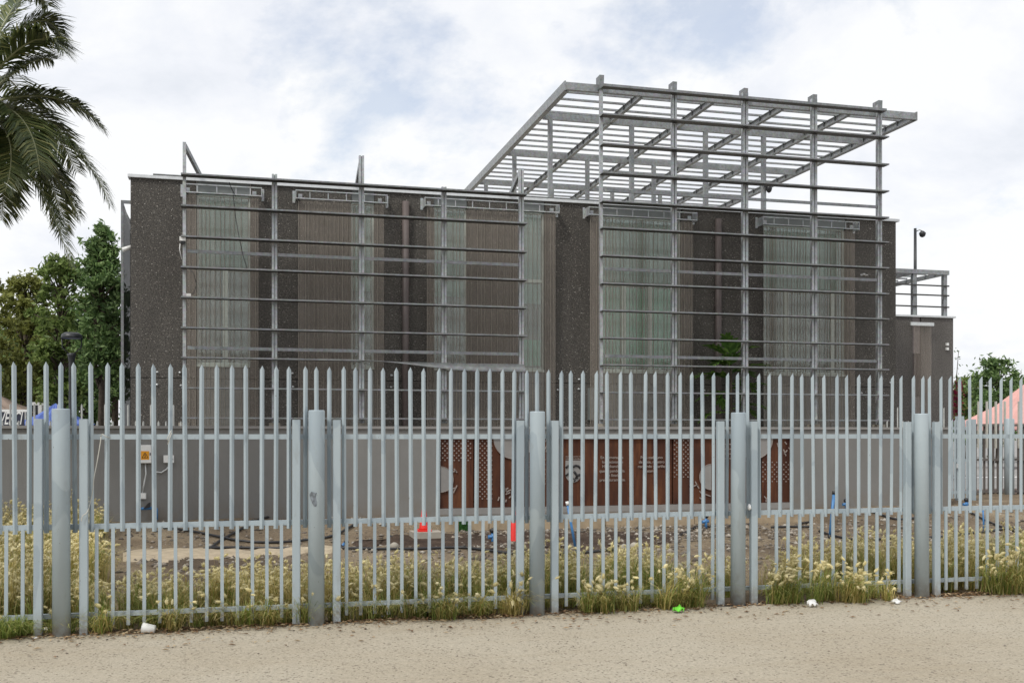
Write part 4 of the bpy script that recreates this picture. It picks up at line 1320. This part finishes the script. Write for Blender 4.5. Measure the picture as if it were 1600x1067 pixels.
# ------------------------------------------------------------------ grass
def grass_mesh(tufts, blades, heads, seed, fan=.55, hk=1.0):
    """tufts: (x, y, z, height, spread, straw 0..1, lean x, lean y). returns verts, quad faces, material index"""
    r = np.random.default_rng(seed)
    V = []; Fq = []; MI = []
    base = 0
    nT = len(tufts)
    T = np.array(tufts, dtype=float)
    idx = np.repeat(np.arange(nT), np.maximum(3, (blades * (0.7 + .6 * r.random(nT))).astype(int)))
    n = len(idx)
    t = T[idx]
    ang = r.uniform(0, 2*np.pi, n)
    out = np.abs(r.normal(0.0, fan, n)).clip(0.05, 1.5)
    L = t[:, 3] * r.uniform(0.4, 1.1, n)
    bx_ = t[:, 0] + r.normal(0, 1, n) * t[:, 4] * .35
    by_ = t[:, 1] + r.normal(0, 1, n) * t[:, 4] * .35
    dx = np.cos(ang) * out + t[:, 6]; dy = np.sin(ang) * out + t[:, 7]
    wd = r.uniform(.0022, .0045, n)
    sx, sy = -np.sin(ang), np.cos(ang)
    ks = np.array([0, .45, .8, 1.0])
    hv = np.array([0, .54, .80, .78])
    ov = np.array([0, .20, .56, .90])
    pts_ = np.zeros((n, 4, 3))
    for k in range(4):
        pts_[:, k, 0] = bx_ + dx * L * ov[k]
        pts_[:, k, 1] = by_ + dy * L * ov[k]
        pts_[:, k, 2] = t[:, 2] + L * hv[k] * (1 - .32 * np.minimum(out, 1) * ks[k])
    vv = np.zeros((n, 8, 3))
    for k in range(4):
        w_ = wd * (1 - .85 * ks[k] ** 2)
        vv[:, 2*k] = pts_[:, k]; vv[:, 2*k, 0] += sx * w_; vv[:, 2*k, 1] += sy * w_
        vv[:, 2*k+1] = pts_[:, k]; vv[:, 2*k+1, 0] -= sx * w_; vv[:, 2*k+1, 1] -= sy * w_
    fq = np.array([(0, 1, 3, 2), (2, 3, 5, 4), (4, 5, 7, 6)])
    V.append(vv.reshape(-1, 3)); Fq.append((fq[None] + 8 * np.arange(n)[:, None, None]).reshape(-1, 4))
    MI.append(np.repeat((r.random(n) < t[:, 5]).astype(int), 3))
    base += 8 * n
    # seed heads with bristles, on thin stalks
    idx = np.repeat(np.arange(nT), np.maximum(0, np.round(heads * (0.3 + 1.4 * r.random(nT)))).astype(int))
    m = len(idx)
    HV, HF = np.zeros((0, 3)), np.zeros((0, 4), int)
    if m:
        t = T[idx]
        ang = r.uniform(0, 2*np.pi, m); out = np.abs(r.normal(.12, .38, m)).clip(.03, 1.0)
        L = t[:, 3] * r.uniform(.72, 1.18, m)
        dx = np.cos(ang) * out + t[:, 6] * .8; dy = np.sin(ang) * out + t[:, 7] * .8
        b0 = np.stack([t[:, 0] + r.normal(0, .25, m) * t[:, 4], t[:, 1] + r.normal(0, .25, m) * t[:, 4], t[:, 2]], 1)
        c = b0 + np.stack([dx * L * .55, dy * L * .55, L * .92 * (1 - .28 * out)], 1)
        # stalks
        sd = np.stack([-np.sin(ang), np.cos(ang), np.zeros(m)], 1) * .0016
        mid = (b0 + c) / 2 - np.stack([dx * L * .14, dy * L * .14, -L * .08], 1)
        sv = np.stack([b0 + sd, b0 - sd, mid + sd, mid - sd, c + sd, c - sd], 1)
        V.append(sv.reshape(-1, 3)); Fq.append((np.array([(0,1,3,2),(2,3,5,4)])[None] + 6 * np.arange(m)[:, None, None]).reshape(-1, 4) + base)
        MI.append(np.ones(2 * m, int)); base += 6 * m
        axis = np.stack([dx * 1.1 + r.normal(0, .55, m), dy * 1.1 + r.normal(0, .5, m), .55 - .9 * out + r.normal(0, .4, m)], 1); axis /= np.linalg.norm(axis, axis=1, keepdims=True)
        hl = hk * r.uniform(.036, .068, m); hr = hl * r.uniform(.27, .36, m)
        refv = np.where(np.abs(axis[:, 2:3]) < .9, [[0, 0, 1.]], [[1., 0, 0]])
        u = np.cross(axis, refv); u /= np.linalg.norm(u, axis=1, keepdims=True); w = np.cross(axis, u)
        # spindle core
        prof = [(0, .25), (.3, .95), (.65, .9), (1.0, .2)]
        cv = np.zeros((m, 24, 3))
        for a_, (s_, q_) in enumerate(prof):
            for k in range(6):
                an_ = np.pi * k / 3
                cv[:, a_*6+k] = c + axis * (hl * s_)[:, None] + (u * math.cos(an_) + w * math.sin(an_)) * (hr * q_ * .8)[:, None]
        cf = np.array([(a_*6+k, a_*6+(k+1) % 6, (a_+1)*6+(k+1) % 6, (a_+1)*6+k) for a_ in range(3) for k in range(6)])
        HV = [cv.reshape(-1, 3)]; HF = [(cf[None] + 24 * np.arange(m)[:, None, None]).reshape(-1, 4)]
        hb = 24 * m
        nbz = 22
        br = np.zeros((m, nbz, 4, 3))
        for k in range(nbz):
            an_ = r.uniform(0, 2*np.pi, m); s0 = r.uniform(.0, .95, m)
            rad = u * np.cos(an_)[:, None] + w * np.sin(an_)[:, None]
            tang = np.cross(axis, rad)
            o0 = c + axis * (hl * s0)[:, None] + rad * (hr * .55)[:, None]
            tip = o0 + rad * (hr * r.uniform(.5, 1.0, m))[:, None] + axis * (hl * r.uniform(.15, .45, m))[:, None]
            br[:, k, 0] = o0 - tang * .0022; br[:, k, 1] = o0 + tang * .0022
            br[:, k, 2] = tip + tang * .0006; br[:, k, 3] = tip - tang * .0006
        HV.append(br.reshape(-1, 3)); HF.append(np.arange(4 * nbz * m).reshape(-1, 4) + hb)
        HV = np.concatenate(HV); HF = np.concatenate(HF)
    return np.concatenate(V), np.concatenate(Fq), np.concatenate(MI), HV, HF

def straw_at(x):
    return min(.9, max(.2, .48 + .25 * math.sin(x * 1.1 + 1.0) + .18 * math.sin(x * 2.7)))
tufts = []
y_far = lambda x: 10.35 + .35 * math.sin(x * .9 + .5) + .25 * math.sin(x * 2.2)
for _ in range(900):
    x = random.uniform(-4.0, 10.8); y = random.uniform(9.22, 11.3)
    if y > y_far(x): continue
    hgt = random.uniform(.32, .55) * (0.82 + .18 * smooth(0, 3, x)) * (1.06 if x > 5.5 else 1)
    tufts.append((x, y, 0.0, hgt, random.uniform(.10, .2), straw_at(x) + random.uniform(-.15, .15), random.uniform(-.2, .2), random.uniform(-.35, .1)))
for _ in range(900):   # corner on the left running back to the wall
    x = random.uniform(-6.5, -1.0); y = random.uniform(9.3, 16.6)
    if x > PX(150 + 22 * math.sin(y * 1.7), y) - .12: continue
    tufts.append((x, y, gz(x, y), random.uniform(.38, .62), random.uniform(.12, .24), .68 + random.uniform(-.25, .25), random.uniform(-.1, .3), random.uniform(-.3, .1)))
V, Fq, MI, HV, HF = grass_mesh(tufts, 74, 8.5, 11, .62, .85)
nv = len(V)
gr = raw('grass', np.concatenate([V, HV]), np.concatenate([Fq, HF + nv]), [M['g_green'], M['g_straw'], M['g_head']], mi=np.concatenate([MI, np.full(len(HF), 2)]))
tag(gr, 'bed of feathery green and straw fountain grass inside the fence', kind='stuff')
def clump(px, Y, hgt, sx, sy, n_t, straw, heads, label, seed, blades=60, fan=.85, lean=(0, -.25)):
    g_ = Vector((PX(px, Y), Y, 0))
    r_ = random.Random(seed)
    tf = [(g_.x + r_.gauss(0, sx), g_.y + r_.gauss(0, sy), 0.0, hgt * r_.uniform(.6, 1.15), .09, straw + r_.uniform(-.25, .25), lean[0] + r_.uniform(-.35, .35), lean[1] + r_.uniform(-.3, .15)) for _ in range(n_t)]
    V, Fq, MI, HV, HF = grass_mesh(tf, blades, heads, seed, fan)
    o = raw('grass_clump', V, Fq, [M['g_green'], M['g_straw']], None, (g_.x, g_.y, 0), mi=MI)
    tag(o, label, 'grass', 'grass clumps growing through the fence')
    if len(HF):
        h_ = raw('seed_heads', HV, HF, M['g_head'], o); h_['kind'] = 'stuff'
clump(930, 8.92, .30, .17, .06, 9, .5, 4, 'low grass clump with pale seed heads just right of the middle round post', 21)
clump(1064, 8.96, .46, .10, .05, 7, .5, 5, 'taller grass clump spilling out behind the lime green wrapper', 22)
clump(1052, 8.92, .26, .17, .06, 6, .45, 0, 'short grass tuft without heads left of the lime green wrapper', 28)
clump(1222, 8.90, .42, .13, .06, 10, .2, 6, 'dark green grass clump right of the fourth round post', 23)
clump(1335, 8.92, .38, .17, .06, 13, .4, 5, 'broad grass clump spilling out between the two rightmost round posts', 24)
clump(1578, 8.90, .48, .13, .06, 11, .4, 6, 'grass clump with many pale heads at the right edge of the fence', 25)
clump(800, 8.97, .38, .05, .04, 5, .85, 2.5, 'straw coloured grass clump left of the middle round post', 26)
clump(15, 8.98, .24, .22, .06, 12, .12, .5, 'flattened dark green grass clump at the far left fence foot', 27, 60, 1.1, (.2, -.7))
for i, (px, lab) in enumerate(((200, 'low trailing grass behind the white cup below the cabinet'), (330, 'low trailing grass right of the white cup'), (425, 'low trailing grass left of the second round post'), (580, 'low trailing grass right of the second round post'), (690, 'low trailing grass midway between second and middle posts'), (755, 'low trailing grass left of the straw coloured clump'), (985, 'low trailing grass between the two pale clumps right of the middle post'))):
    clump(px, 9.10, .30, .26, .08, 13, .45, .9, lab, 30 + i, 46, 1.15, (0, -.6))

# ------------------------------------------------------------------ trees and plants
def leaves(name, clumps, size, mat, parent, seed, droop=.0):
    r = np.random.default_rng(seed)
    C_ = []
    for (x, y, z, rad, n) in clumps:
        d = r.normal(size=(n, 3)); d /= np.linalg.norm(d, axis=1, keepdims=True)
        rr = rad * np.abs(r.normal(0, 1.0, (n, 1)))
        C_.append(np.array([x, y, z]) + d * rr * [1, 1, .85])
    c = np.concatenate(C_); n = len(c)
    a_ = r.normal(size=(n, 3)); a_[:, 2] -= droop; a_ /= np.linalg.norm(a_, axis=1, keepdims=True)
    b_ = np.cross(a_, r.normal(size=(n, 3))); b_ /= np.linalg.norm(b_, axis=1, keepdims=True)
    nn = np.cross(a_, b_)
    s_ = size * r.uniform(.6, 1.3, (n, 1))
    V = np.stack([c - a_ * s_, c + b_ * s_ * .36 + nn * s_ * .12, c + a_ * s_, c - b_ * s_ * .36 + nn * s_ * .12], 1)
    Fc = np.array([(0, 1, 2), (0, 2, 3)])
    return raw(name, V.reshape(-1, 3), (Fc[None] + 4 * np.arange(n)[:, None, None]).reshape(-1, 3), mat, parent)
def tree(px, Y, py_top, half_px, label, mat, seed, nclump=40, leaf=.10, per=170, shape='round', base_py=None, trunk=.14, group=None):
    r_ = random.Random(seed)
    X = PX(px, Y); zt_ = PZ(py_top, X, Y)
    w = X * SI + Y * CO
    R = half_px * w / F
    zb = 0.9 if base_py is None else PZ(base_py, X, Y)
    o = empty('tree', (X, Y, 0), label, 'tree', group)
    cl = []
    nclump = int(nclump * 2.6); per = int(per * .34)
    for k in range(nclump):
        f_ = r_.random()
        z = zb + (zt_ - zb) * f_
        if shape == 'spire': rad = R * (1.0 - .72 * f_ ** 2.2) * r_.uniform(.65, 1.2)
        else: rad = R * (0.35 + .65 * math.sin(math.pi * min(1, .12 + .82 * f_)))
        an_ = r_.uniform(0, 6.28); q_ = rad * r_.uniform(.25, 1) 
        cr = R * r_.uniform(.09, .30) * (1 - .35 * f_)
        z = min(z, zt_ - cr * .5)
        cl.append((X + q_ * math.cos(an_), Y + q_ * math.sin(an_), z, cr, int(per * r_.uniform(.5, 1.4))))
    leaves('crown', cl, leaf, mat, o, seed)
    q = MB()
    q.tube([(X, Y, -.05), (X + .08, Y, zb + .3 * (zt_ - zb)), (X - .05, Y + .1, zb + .85 * (zt_ - zb))], trunk, 7, trunk * .25)
    for (x, y, z, cr, n) in cl[::2]:
        h0 = max(.8, z - R * .7)
        q.tube([(X, Y, h0), ((X + x) / 2, (Y + y) / 2, (h0 + z) / 2 + .1), (x, y, z)], trunk * .28, 5, trunk * .07)
    q.build('trunk', M['bark'], o)
    return o
GB = 'trees behind the left end of the building'
tree(158, 36, 352, 44, 'tall narrow dark green tree close to the left edge of the building', M['leaf_dark'], 3, 64, .105, 260, 'spire', 600, .16, GB)
tree(178, 41, 400, 32, 'dark narrow tree filling in directly behind the building corner', M['leaf_dark'], 13, 40, .105, 220, 'round', 640, .15, GB)
tree(95, 37, 405, 46, 'rounded green tree behind the black street lamp', M['leaf_mid'], 4, 54, .11, 230, 'round', 620, .15, GB)
tree(38, 40, 435, 50, 'olive green loose tree left of the black street lamp', M['leaf_olive'], 5, 50, .12, 220, 'round', 630, .15, GB)
tree(-35, 38, 425, 52, 'olive green tree cut off by the left edge below the palm', M['leaf_olive'], 6, 46, .12, 220, 'round', 640, .15, GB)
tree(65, 47, 500, 75, 'dark background tree low behind the blue tent', M['leaf_dark'], 7, 60, .14, 230, 'round', 660, .15, GB)
tree(135, 45, 480, 60, 'dark background tree low behind the short spiked fence', M['leaf_dark'], 8, 60, .14, 230, 'round', 660, .15, GB)
tree(0, 52, 520, 70, 'wide dark tree low at the far left beyond the market tents', M['leaf_mid'], 9, 50, .15, 220, 'round', 660, .15, GB)
GR = 'trees beyond the right end of the wall'
tree(1560, 46, 563, 44, 'dark green tree with an uneven top beyond the right fence', M['leaf_dark'], 14, 46, .13, 200, 'round', 660, .16, GR)
tree(1512, 50, 590, 30, 'lower green tree beside the magenta creeper', M['leaf_mid'], 15, 34, .14, 190, 'round', 665, .14, GR)
tree(1605, 50, 590, 40, 'green tree cut off by the right edge above the pink tent', M['leaf_mid'], 16, 36, .14, 190, 'round', 665, .14, GR)
tree(1535, 60, 615, 70, 'low distant tree mass seen between the right pickets', M['leaf_dark'], 17, 40, .17, 190, 'round', 685, .14, GR)
# magenta creeper on the far corner
X0 = PX(1494.5, 29.0)
cr = empty('bougainvillea', (X0, 29.0, 0), 'magenta flowering creeper on the far right corner of the low block', 'creeper')
leaves('bracts', [(X0 - .02 + random.uniform(-.05, .06), 29.0, PZ(py, X0, 29.0), .17, 90) for py in (600, 612, 622, 632, 642, 655)], .05, M['leaf_magenta'], cr, 41)
leaves('foliage', [(X0 + random.uniform(-.03, .1), 29.0, PZ(py, X0, 29.0), .12, n_) for py, n_ in ((548, 9), (560, 10), (570, 6), (590, 30), (600, 30), (660, 40), (672, 60))], .05, M['leaf_dark'], cr, 42)
q = MB(); q.tube([(X0, 29, 0), (X0 + .05, 29, 1.8), (X0 - .02, 29, 3.2), (X0 + .08, 29, PZ(548, X0, 29))], .03, 5, .008); q.build('stem', M['bark'], cr)

# feathery young tree growing between louvres and facade
def frond_mesh(q, base, ctrl, tip, n, ll, seed, wid=.2, droop=.35):
    """pinnate leaf: rib + leaflets; leaflets appended as quads"""
    r_ = random.Random(seed)
    base, ctrl, tip = Vector(base), Vector(ctrl), Vector(tip)
    pts_ = [(base * (1-t)**2 + ctrl * 2*t*(1-t) + tip * t*t) for t in [k / 14 for k in range(15)]]
    q.cur = 1
    q.tube(pts_, .011 * ll / .3, 5, .003)
    q.cur = 0
    for k in range(n):
        t = .14 + .86 * k / n
        c = base * (1-t)**2 + ctrl * 2*t*(1-t) + tip * t*t
        d = (ctrl - base) * (1-t) + (tip - ctrl) * t; d.normalize()
        side = d.cross(Vector((0, 0, 1)))
        if side.length < .05: side = Vector((1, 0, 0))
        side.normalize(); up_ = side.cross(d)
        for s_ in (-1, 1):
            L = ll * (math.sin(math.pi * min(1, .18 + .78 * t)) ** .6) * r_.uniform(.8, 1.12)
            dirv = (side * s_ * r_.uniform(.75, 1.0) + d * r_.uniform(.55, .85) + up_ * r_.uniform(.0, .35)).normalized()
            p1 = c + dirv * L * .5
            p2 = p1 + (dirv - Vector((0, 0, droop * r_.uniform(.6, 1.5)))).normalized() * L * .5
            wv = dirv.cross(up_).normalized() * (L * wid * .5)
            q.add([c - wv * .35, c + wv * .35, p1 + wv, p1 - wv, p2 + wv * .15, p2 - wv * .15], [(0, 1, 2, 3), (3, 2, 4, 5)])
yq = 24.36
tb = (PX(1140, yq), yq, .0)
th_ = empty('young_tree', tb, 'young tree with feathery green leaves between the louvres and the facade', 'tree')
q = MB(); q.tube([tb, (tb[0] + .05, yq, 2.0), P(1142, 560, yq)], .05, 7, .02); q.build('trunk', M['bark'], th_)
q = MB()
sd = 100
for (ax, ay), (cx_, cy_), (tx, ty) in [((1140, 560), (1120, 540), (1100, 540)), ((1141, 558), (1140, 535), (1132, 524)), ((1142, 560), (1155, 535), (1168, 534)), ((1142, 562), (1165, 542), (1184, 542)), ((1140, 575), (1115, 560), (1098, 562)), ((1141, 580), (1170, 566), (1206, 572)), ((1140, 590), (1110, 578), (1084, 590)), ((1140, 595), (1120, 578), (1108, 592)), ((1142, 600), (1160, 585), (1184, 618)), ((1140, 612), (1110, 610), (1086, 628)), ((1140, 620), (1120, 606), (1132, 640)), ((1141, 630), (1165, 632), (1186, 656)), ((1141, 640), (1180, 625), (1198, 640)), ((1141, 600), (1175, 600), (1196, 600)), ((1140, 645), (1110, 640), (1092, 660)), ((1140, 575), (1138, 555), (1150, 560)), ((1141, 610), (1150, 595), (1160, 640)), ((1140, 570), (1128, 556), (1112, 572)), ((1141, 585), (1155, 572), (1180, 590))]:
    sd += 1
    dy_ = random.uniform(-.35, .2)
    a_ = P(ax, ay, yq); c_ = P(cx_, cy_, yq + dy_ * .5); t_ = P(tx, ty, yq + dy_)
    frond_mesh(q, a_, c_, t_, 17, .33, sd, .30, .25)
q.build('foliage', [M['leaf_fern'], M['leaf_fern']], th_)

# palm, its crown partly in view at the upper left
Yp = 15.0
pc = P(-42, 172, Yp)
palm = empty('palm_tree', (pc.x, Yp, 0), 'tall palm whose drooping dark fronds enter at the upper left', 'palm tree')
q = MB(); q.tube([(pc.x, Yp, -.05), (pc.x - .02, Yp, 3), (pc.x, Yp, pc.z - .1)], .27, 14, .24)
for k in range(26):
    z = .25 + k * (pc.z - .5) / 26
    q.lathe((pc.x, Yp, z), [(.265, 0), (.285, .05), (.262, .1)], 12)
q.build('trunk', M['bark'], palm)
fro = [((0, 55), (62, 18), (100, 84), -.5), ((-15, 10), (62, -22), (98, 62), .4), ((-20, 60), (30, -60), (75, 10), .8), ((5, 130), (45, 82), (82, 94), .5), ((10, 150), (95, 120), (163, 204), .0), ((10, 175), (120, 185), (172, 322), -.3),
       ((5, 190), (70, 225), (124, 340), .5), ((0, 200), (60, 250), (112, 417), -.2), ((-10, 185), (40, 195), (8, 300), -.9), ((-20, 190), (15, 230), (2, 345), .5), ((-20, 150), (50, 150), (62, 268), -1.0), ((-10, 170), (80, 210), (98, 365), .9),
       ((0, 140), (70, 150), (120, 270), 1.2)]
for i, (a_, c_, t_, dy_) in enumerate(fro):
    q = MB()
    b0 = Vector(pc) + (P(a_[0], a_[1], Yp + dy_ * .2) - Vector(pc)) * .25
    frond_mesh(q, b0, P(c_[0], c_[1], Yp + dy_ * .6), P(t_[0], t_[1], Yp + dy_), 130, .52, 200 + i, .066, .5)
    q.build('frond', [M['palm'], M['palm_rib']], palm)
for i in range(16):    # the rest of the crown, turned away from the camera's side
    an_ = math.radians(75 + i * 16 + random.uniform(-6, 6)); el = random.uniform(-.5, .9)
    d_ = Vector((math.cos(an_), math.sin(an_), 0))
    if d_.x > .3: continue
    q = MB()
    frond_mesh(q, Vector(pc), Vector(pc) + d_ * 1.2 + Vector((0, 0, 1.0 + el)), Vector(pc) + d_ * 2.4 + Vector((0, 0, -.6 + el)), 70, .48, 300 + i, .08, .5)
    q.build('frond', [M['palm'], M['palm_rib']], palm)

# ------------------------------------------------------------------ spiked fences behind the wall
def spiked(name, xa, xb, y, z_t, z_s, label, mat, step=.14, post=False):
    o = empty(name, (xa, y, 0), label, 'fence')
    ht = v_picket(z_t - .1, .035, .016).mesh('picket', mat)
    hs = v_picket(z_s - .1, .035, .016).mesh('picket', mat)
    x = xa; k = 0
    while x < xb:
        inst('picket', ht if k % 3 == 0 else hs, (x, y, .1), o); x += step; k += 1
    for z in (.35, 1.35):
        q = MB(); q.box(xa, xb, y + .005, y + .04, z, z + .045); q.build('rail', mat, o)
    return o
M['fence_old'] = m_plain('grey_weathered_paint', (0.42, 0.43, 0.41), 0.6, 0, 0.2, 5)
yb_ = 21.6
spiked('spiked_fence', PX(-60, yb_), PX(287, yb_), yb_, PZ(631, PX(200, yb_), yb_), PZ(657, PX(200, yb_), yb_), 'thin grey spiked fence behind the left part of the low wall', M['fence_old'])
spiked('spiked_fence', PX(1378, yb_), PX(1486, yb_), yb_, PZ(636, PX(1430, yb_), yb_), PZ(657, PX(1430, yb_), yb_), 'thin grey spiked fence behind the right end of the low wall', M['fence_old'])
# gate beyond the wall end
yg = 18.6
gt = empty('gate', (PX(1488, yg), yg, 0), 'pale steel bar gate just right of the low grey wall', 'gate')
me_g = v_picket(PZ(655, PX(1500, yg), yg) - .28, .05, .015).mesh('picket', M['fence'])
for px in (1488, 1492.5, 1497, 1506.5, 1511, 1515):
    inst('picket', me_g, (PX(px, yg), yg, .28), gt)
q = MB(); x_ = PX(1501.5, yg); q.box(x_ - .06, x_ + .06, yg - .02, yg + .1, .1, PZ(650, x_, yg)); q.build('post', M['fence'], gt)
q = MB(); x_ = PX(1521, yg); q.box(x_ - .05, x_ + .05, yg - .02, yg + .1, .1, PZ(655, x_, yg)); q.build('post', M['fence'], gt)
for py in (669, 719, 769):
    z = PZ(py, PX(1500, yg), yg)
    q = MB(); q.box(PX(1485, yg), PX(1521, yg) - .051, yg + .002, yg + .03, z - .03, z + .03); q.build('rail', M['fence'], gt)
q = MB(); q.box(PX(1493, yg), PX(1496, yg), yg - .05, yg - .016, PZ(731, PX(1495, yg), yg), PZ(724, PX(1495, yg), yg)); q.build('lock', M['coping'], gt)
yr = 20.4
fr2 = empty('bar_fence', (PX(1524, yr), yr, .2), 'tall fence of thin brown and cream bars at the far right beyond the gate', 'fence')
M['bar_brown'] = m_plain('brown_bar_paint', (0.13, 0.115, 0.105), 0.7)
M['bar_cream'] = m_plain('cream_bar_paint', (0.50, 0.49, 0.44), 0.6)
for px in (1529, 1542, 1556, 1570, 1592, 1606):
    x_ = PX(px, yr); q = MB(); q.box(x_ - .018, x_ + .018, yr - .02, yr + .02, PZ(700, x_, yr), PZ(627, x_, yr)); q.build('bar', M['bar_cream'], fr2)
for px in (1524.5, 1531.5, 1538, 1545, 1552, 1559, 1565, 1571, 1591, 1599, 1606):
    x_ = PX(px, yr + .08); q = MB(); q.box(x_ - .016, x_ + .016, yr + .06, yr + .1, .2, PZ(662, x_, yr)); q.build('bar', M['bar_brown'], fr2)
for py in (664, 718, 768):
    z = PZ(py, PX(1550, yr), yr)
    q = MB(); q.box(PX(1523, yr), PX(1625, yr), yr + .022, yr + .058, z - .025, z + .025); q.build('rail', M['bar_brown'], fr2)
x_ = PX(1577, yr - .4)
q = MB(); q.lathe((x_, yr - .4, .1), [(.105, 0), (.105, PZ(655, x_, yr - .4) - .1), (.095, PZ(654, x_, yr - .4) - .1)], 20)
tag(q.build('bollard_post', M['fence'], None, (x_, yr - .4, .1)), 'thick round grey post standing alone at the far right', 'post')

# ------------------------------------------------------------------ market tents, banner, lamp
yT = 33.0
def tent(px0, px1, pxp, pyp, pye, y, dep, mat, label, legs=True, pyb=700):
    xa, xb, xp = PX(px0, y), PX(px1, y), PX(pxp, y)
    zp, ze = PZ(pyp, xp, y), PZ(pye, xp, y)
    o = empty('tent', ((xa + xb) / 2, y + dep / 2, 0), label, 'tent')
    q = MB()
    top = (xp, y + dep / 2, zp)
    n = 8
    ring_ = []
    for (u, v, u2, v2) in ((xa, y, xb, y), (xb, y, xb, y + dep), (xb, y + dep, xa, y + dep), (xa, y + dep, xa, y)):
        for k in range(n):
            f_ = k / n
            ring_.append((u + (u2 - u) * f_, v + (v2 - v) * f_, ze - .05 * math.sin(math.pi * f_)))
    mid = [((a_[0] + top[0]) / 2, (a_[1] + top[1]) / 2, a_[2] + (zp - ze) * .40 + (.03 if k % 2 else -.02)) for k, a_ in enumerate(ring_)]
    m_ = len(ring_)
    val = [(a_[0], a_[1], a_[2] - .28) for a_ in ring_]
    q.add([top] + mid + ring_ + val, [(0, 1 + (k + 1) % m_, 1 + k) for k in range(m_)] + [(1 + k, 1 + (k + 1) % m_, 1 + m_ + (k + 1) % m_, 1 + m_ + k) for k in range(m_)] + [(1 + m_ + k, 1 + m_ + (k + 1) % m_, 1 + 2*m_ + (k + 1) % m_, 1 + 2*m_ + k) for k in range(m_)])
    q.build('canopy', mat, o)
    for (x, yy) in ((xa, y), (xb, y), (xa, y + dep), (xb, y + dep)):
        q = MB(); q.tube([(x, yy, 0), (x, yy, ze - .02)], .03, 6); q.build('leg', M['galv'], o)
    return o
tent(26, 132, 76, 628, 661, yT, 2.4, M['tent_blue'], 'blue pointed market tent behind the wall left of the lamp')
tent(-70, 40, -20, 612, 640, 36, 2.6, M['tent_brown'], 'brown market canopy at the far left behind the lettered banner')
tent(1576, 1730, 1652, 590, 660, 36, 3.0, M['tent_pink'], 'pink tent at the far right beyond the bar fence')
yB_ = 31.5
bo = empty('banner', (PX(10, yB_), yB_, 0), 'dark banner with white slanted letters left of the blue tent', 'banner')
q = MB(); q.box(PX(-60, yB_), PX(38, yB_), yB_, yB_ + .03, PZ(668, 0, yB_), PZ(645.5, 0, yB_)); q.build('cloth', M['banner'], bo)
q = MB(); q.box(PX(-60, yB_), PX(44, yB_), yB_ - .01, yB_ + .05, PZ(645, 0, yB_), PZ(641.5, 0, yB_)); q.build('top_rail', M['white'], bo)
for px in (-55, 42):
    q = MB(); x_ = PX(px, yB_); q.box(x_ - .03, x_ + .03, yB_ + .04, yB_ + .1, 0, PZ(641.5, 0, yB_)); q.build('leg', M['galv'], bo)
text_mesh('lettering', 'VERCI', .50, M['white'], PX(16, yB_), yB_ - .006, PZ(663.5, 0, yB_), bo, shear=.35, width=PX(35, yB_) - PX(0, yB_))
# white van partly hidden behind the tents
yv = 37.5
xv0, xv1 = PX(37, yv), PX(64, yv)
van = empty('parked_van', ((xv0 + xv1) / 2, yv, 0), 'white van showing its window frames between the brown and blue tents', 'van')
zr, zb_ = PZ(628, xv0, yv), .45
q = MB(); q.prism([(xv0 - 1.6, zb_), (xv1, zb_), (xv1 + .02, zr - .1), (xv1 - .1, zr), (xv0 + .25, zr), (xv0 - .1, zr - .55), (xv0 - 1.5, zr - .95)], yv, yv + 1.8); q.build('body', M['white'], van)
q = MB(); q.box(xv1 - .30, xv1 - .10, yv - .012, yv - .001, zr - .42, zr - .10); q.box(xv0 + .1, xv1 - .42, yv - .012, yv - .001, zr - .42, zr - .10); q.build('window', M['black'], van)
for x_ in (xv0 - 1.0, xv1 - .5):
    q = MB(); q.tube([(x_, yv - .02, .33), (x_, yv + .2, .33)], .33, 14); q.build('wheel', M['black'], van)
# lamp
yl = 27.0
xl_ = PX(112, yl)
lamp = empty('street_lamp', (xl_, yl, 0), 'black street lamp with a wide hat shade in front of the left trees', 'street lamp')
zt_ = PZ(519, xl_, yl); zn = PZ(553, xl_, yl)
q = MB(); q.lathe((xl_, yl, 0), [(.10, 0), (.10, .5), (.07, .6), (.065, zn - .2), (.09, zn - .05), (.11, zn), (.05, zn + .02)], 12); q.build('pole', M['lampblack'], lamp)
q = MB(); q.lathe((xl_, yl, zt_), [(.24, -.15), (.245, -.12), (.23, -.06), (.15, -.01), (.02, 0)], 18); q.build('shade', M['lampblack'], lamp)
q = MB()
for s_ in (-1, 1):
    q.tube([(xl_ + s_ * .05, yl, zn), (xl_ + s_ * .21, yl, zn + .15), (xl_ + s_ * .22, yl, zt_ - .14)], .014, 5)
q.build('arm', M['lampblack'], lamp)
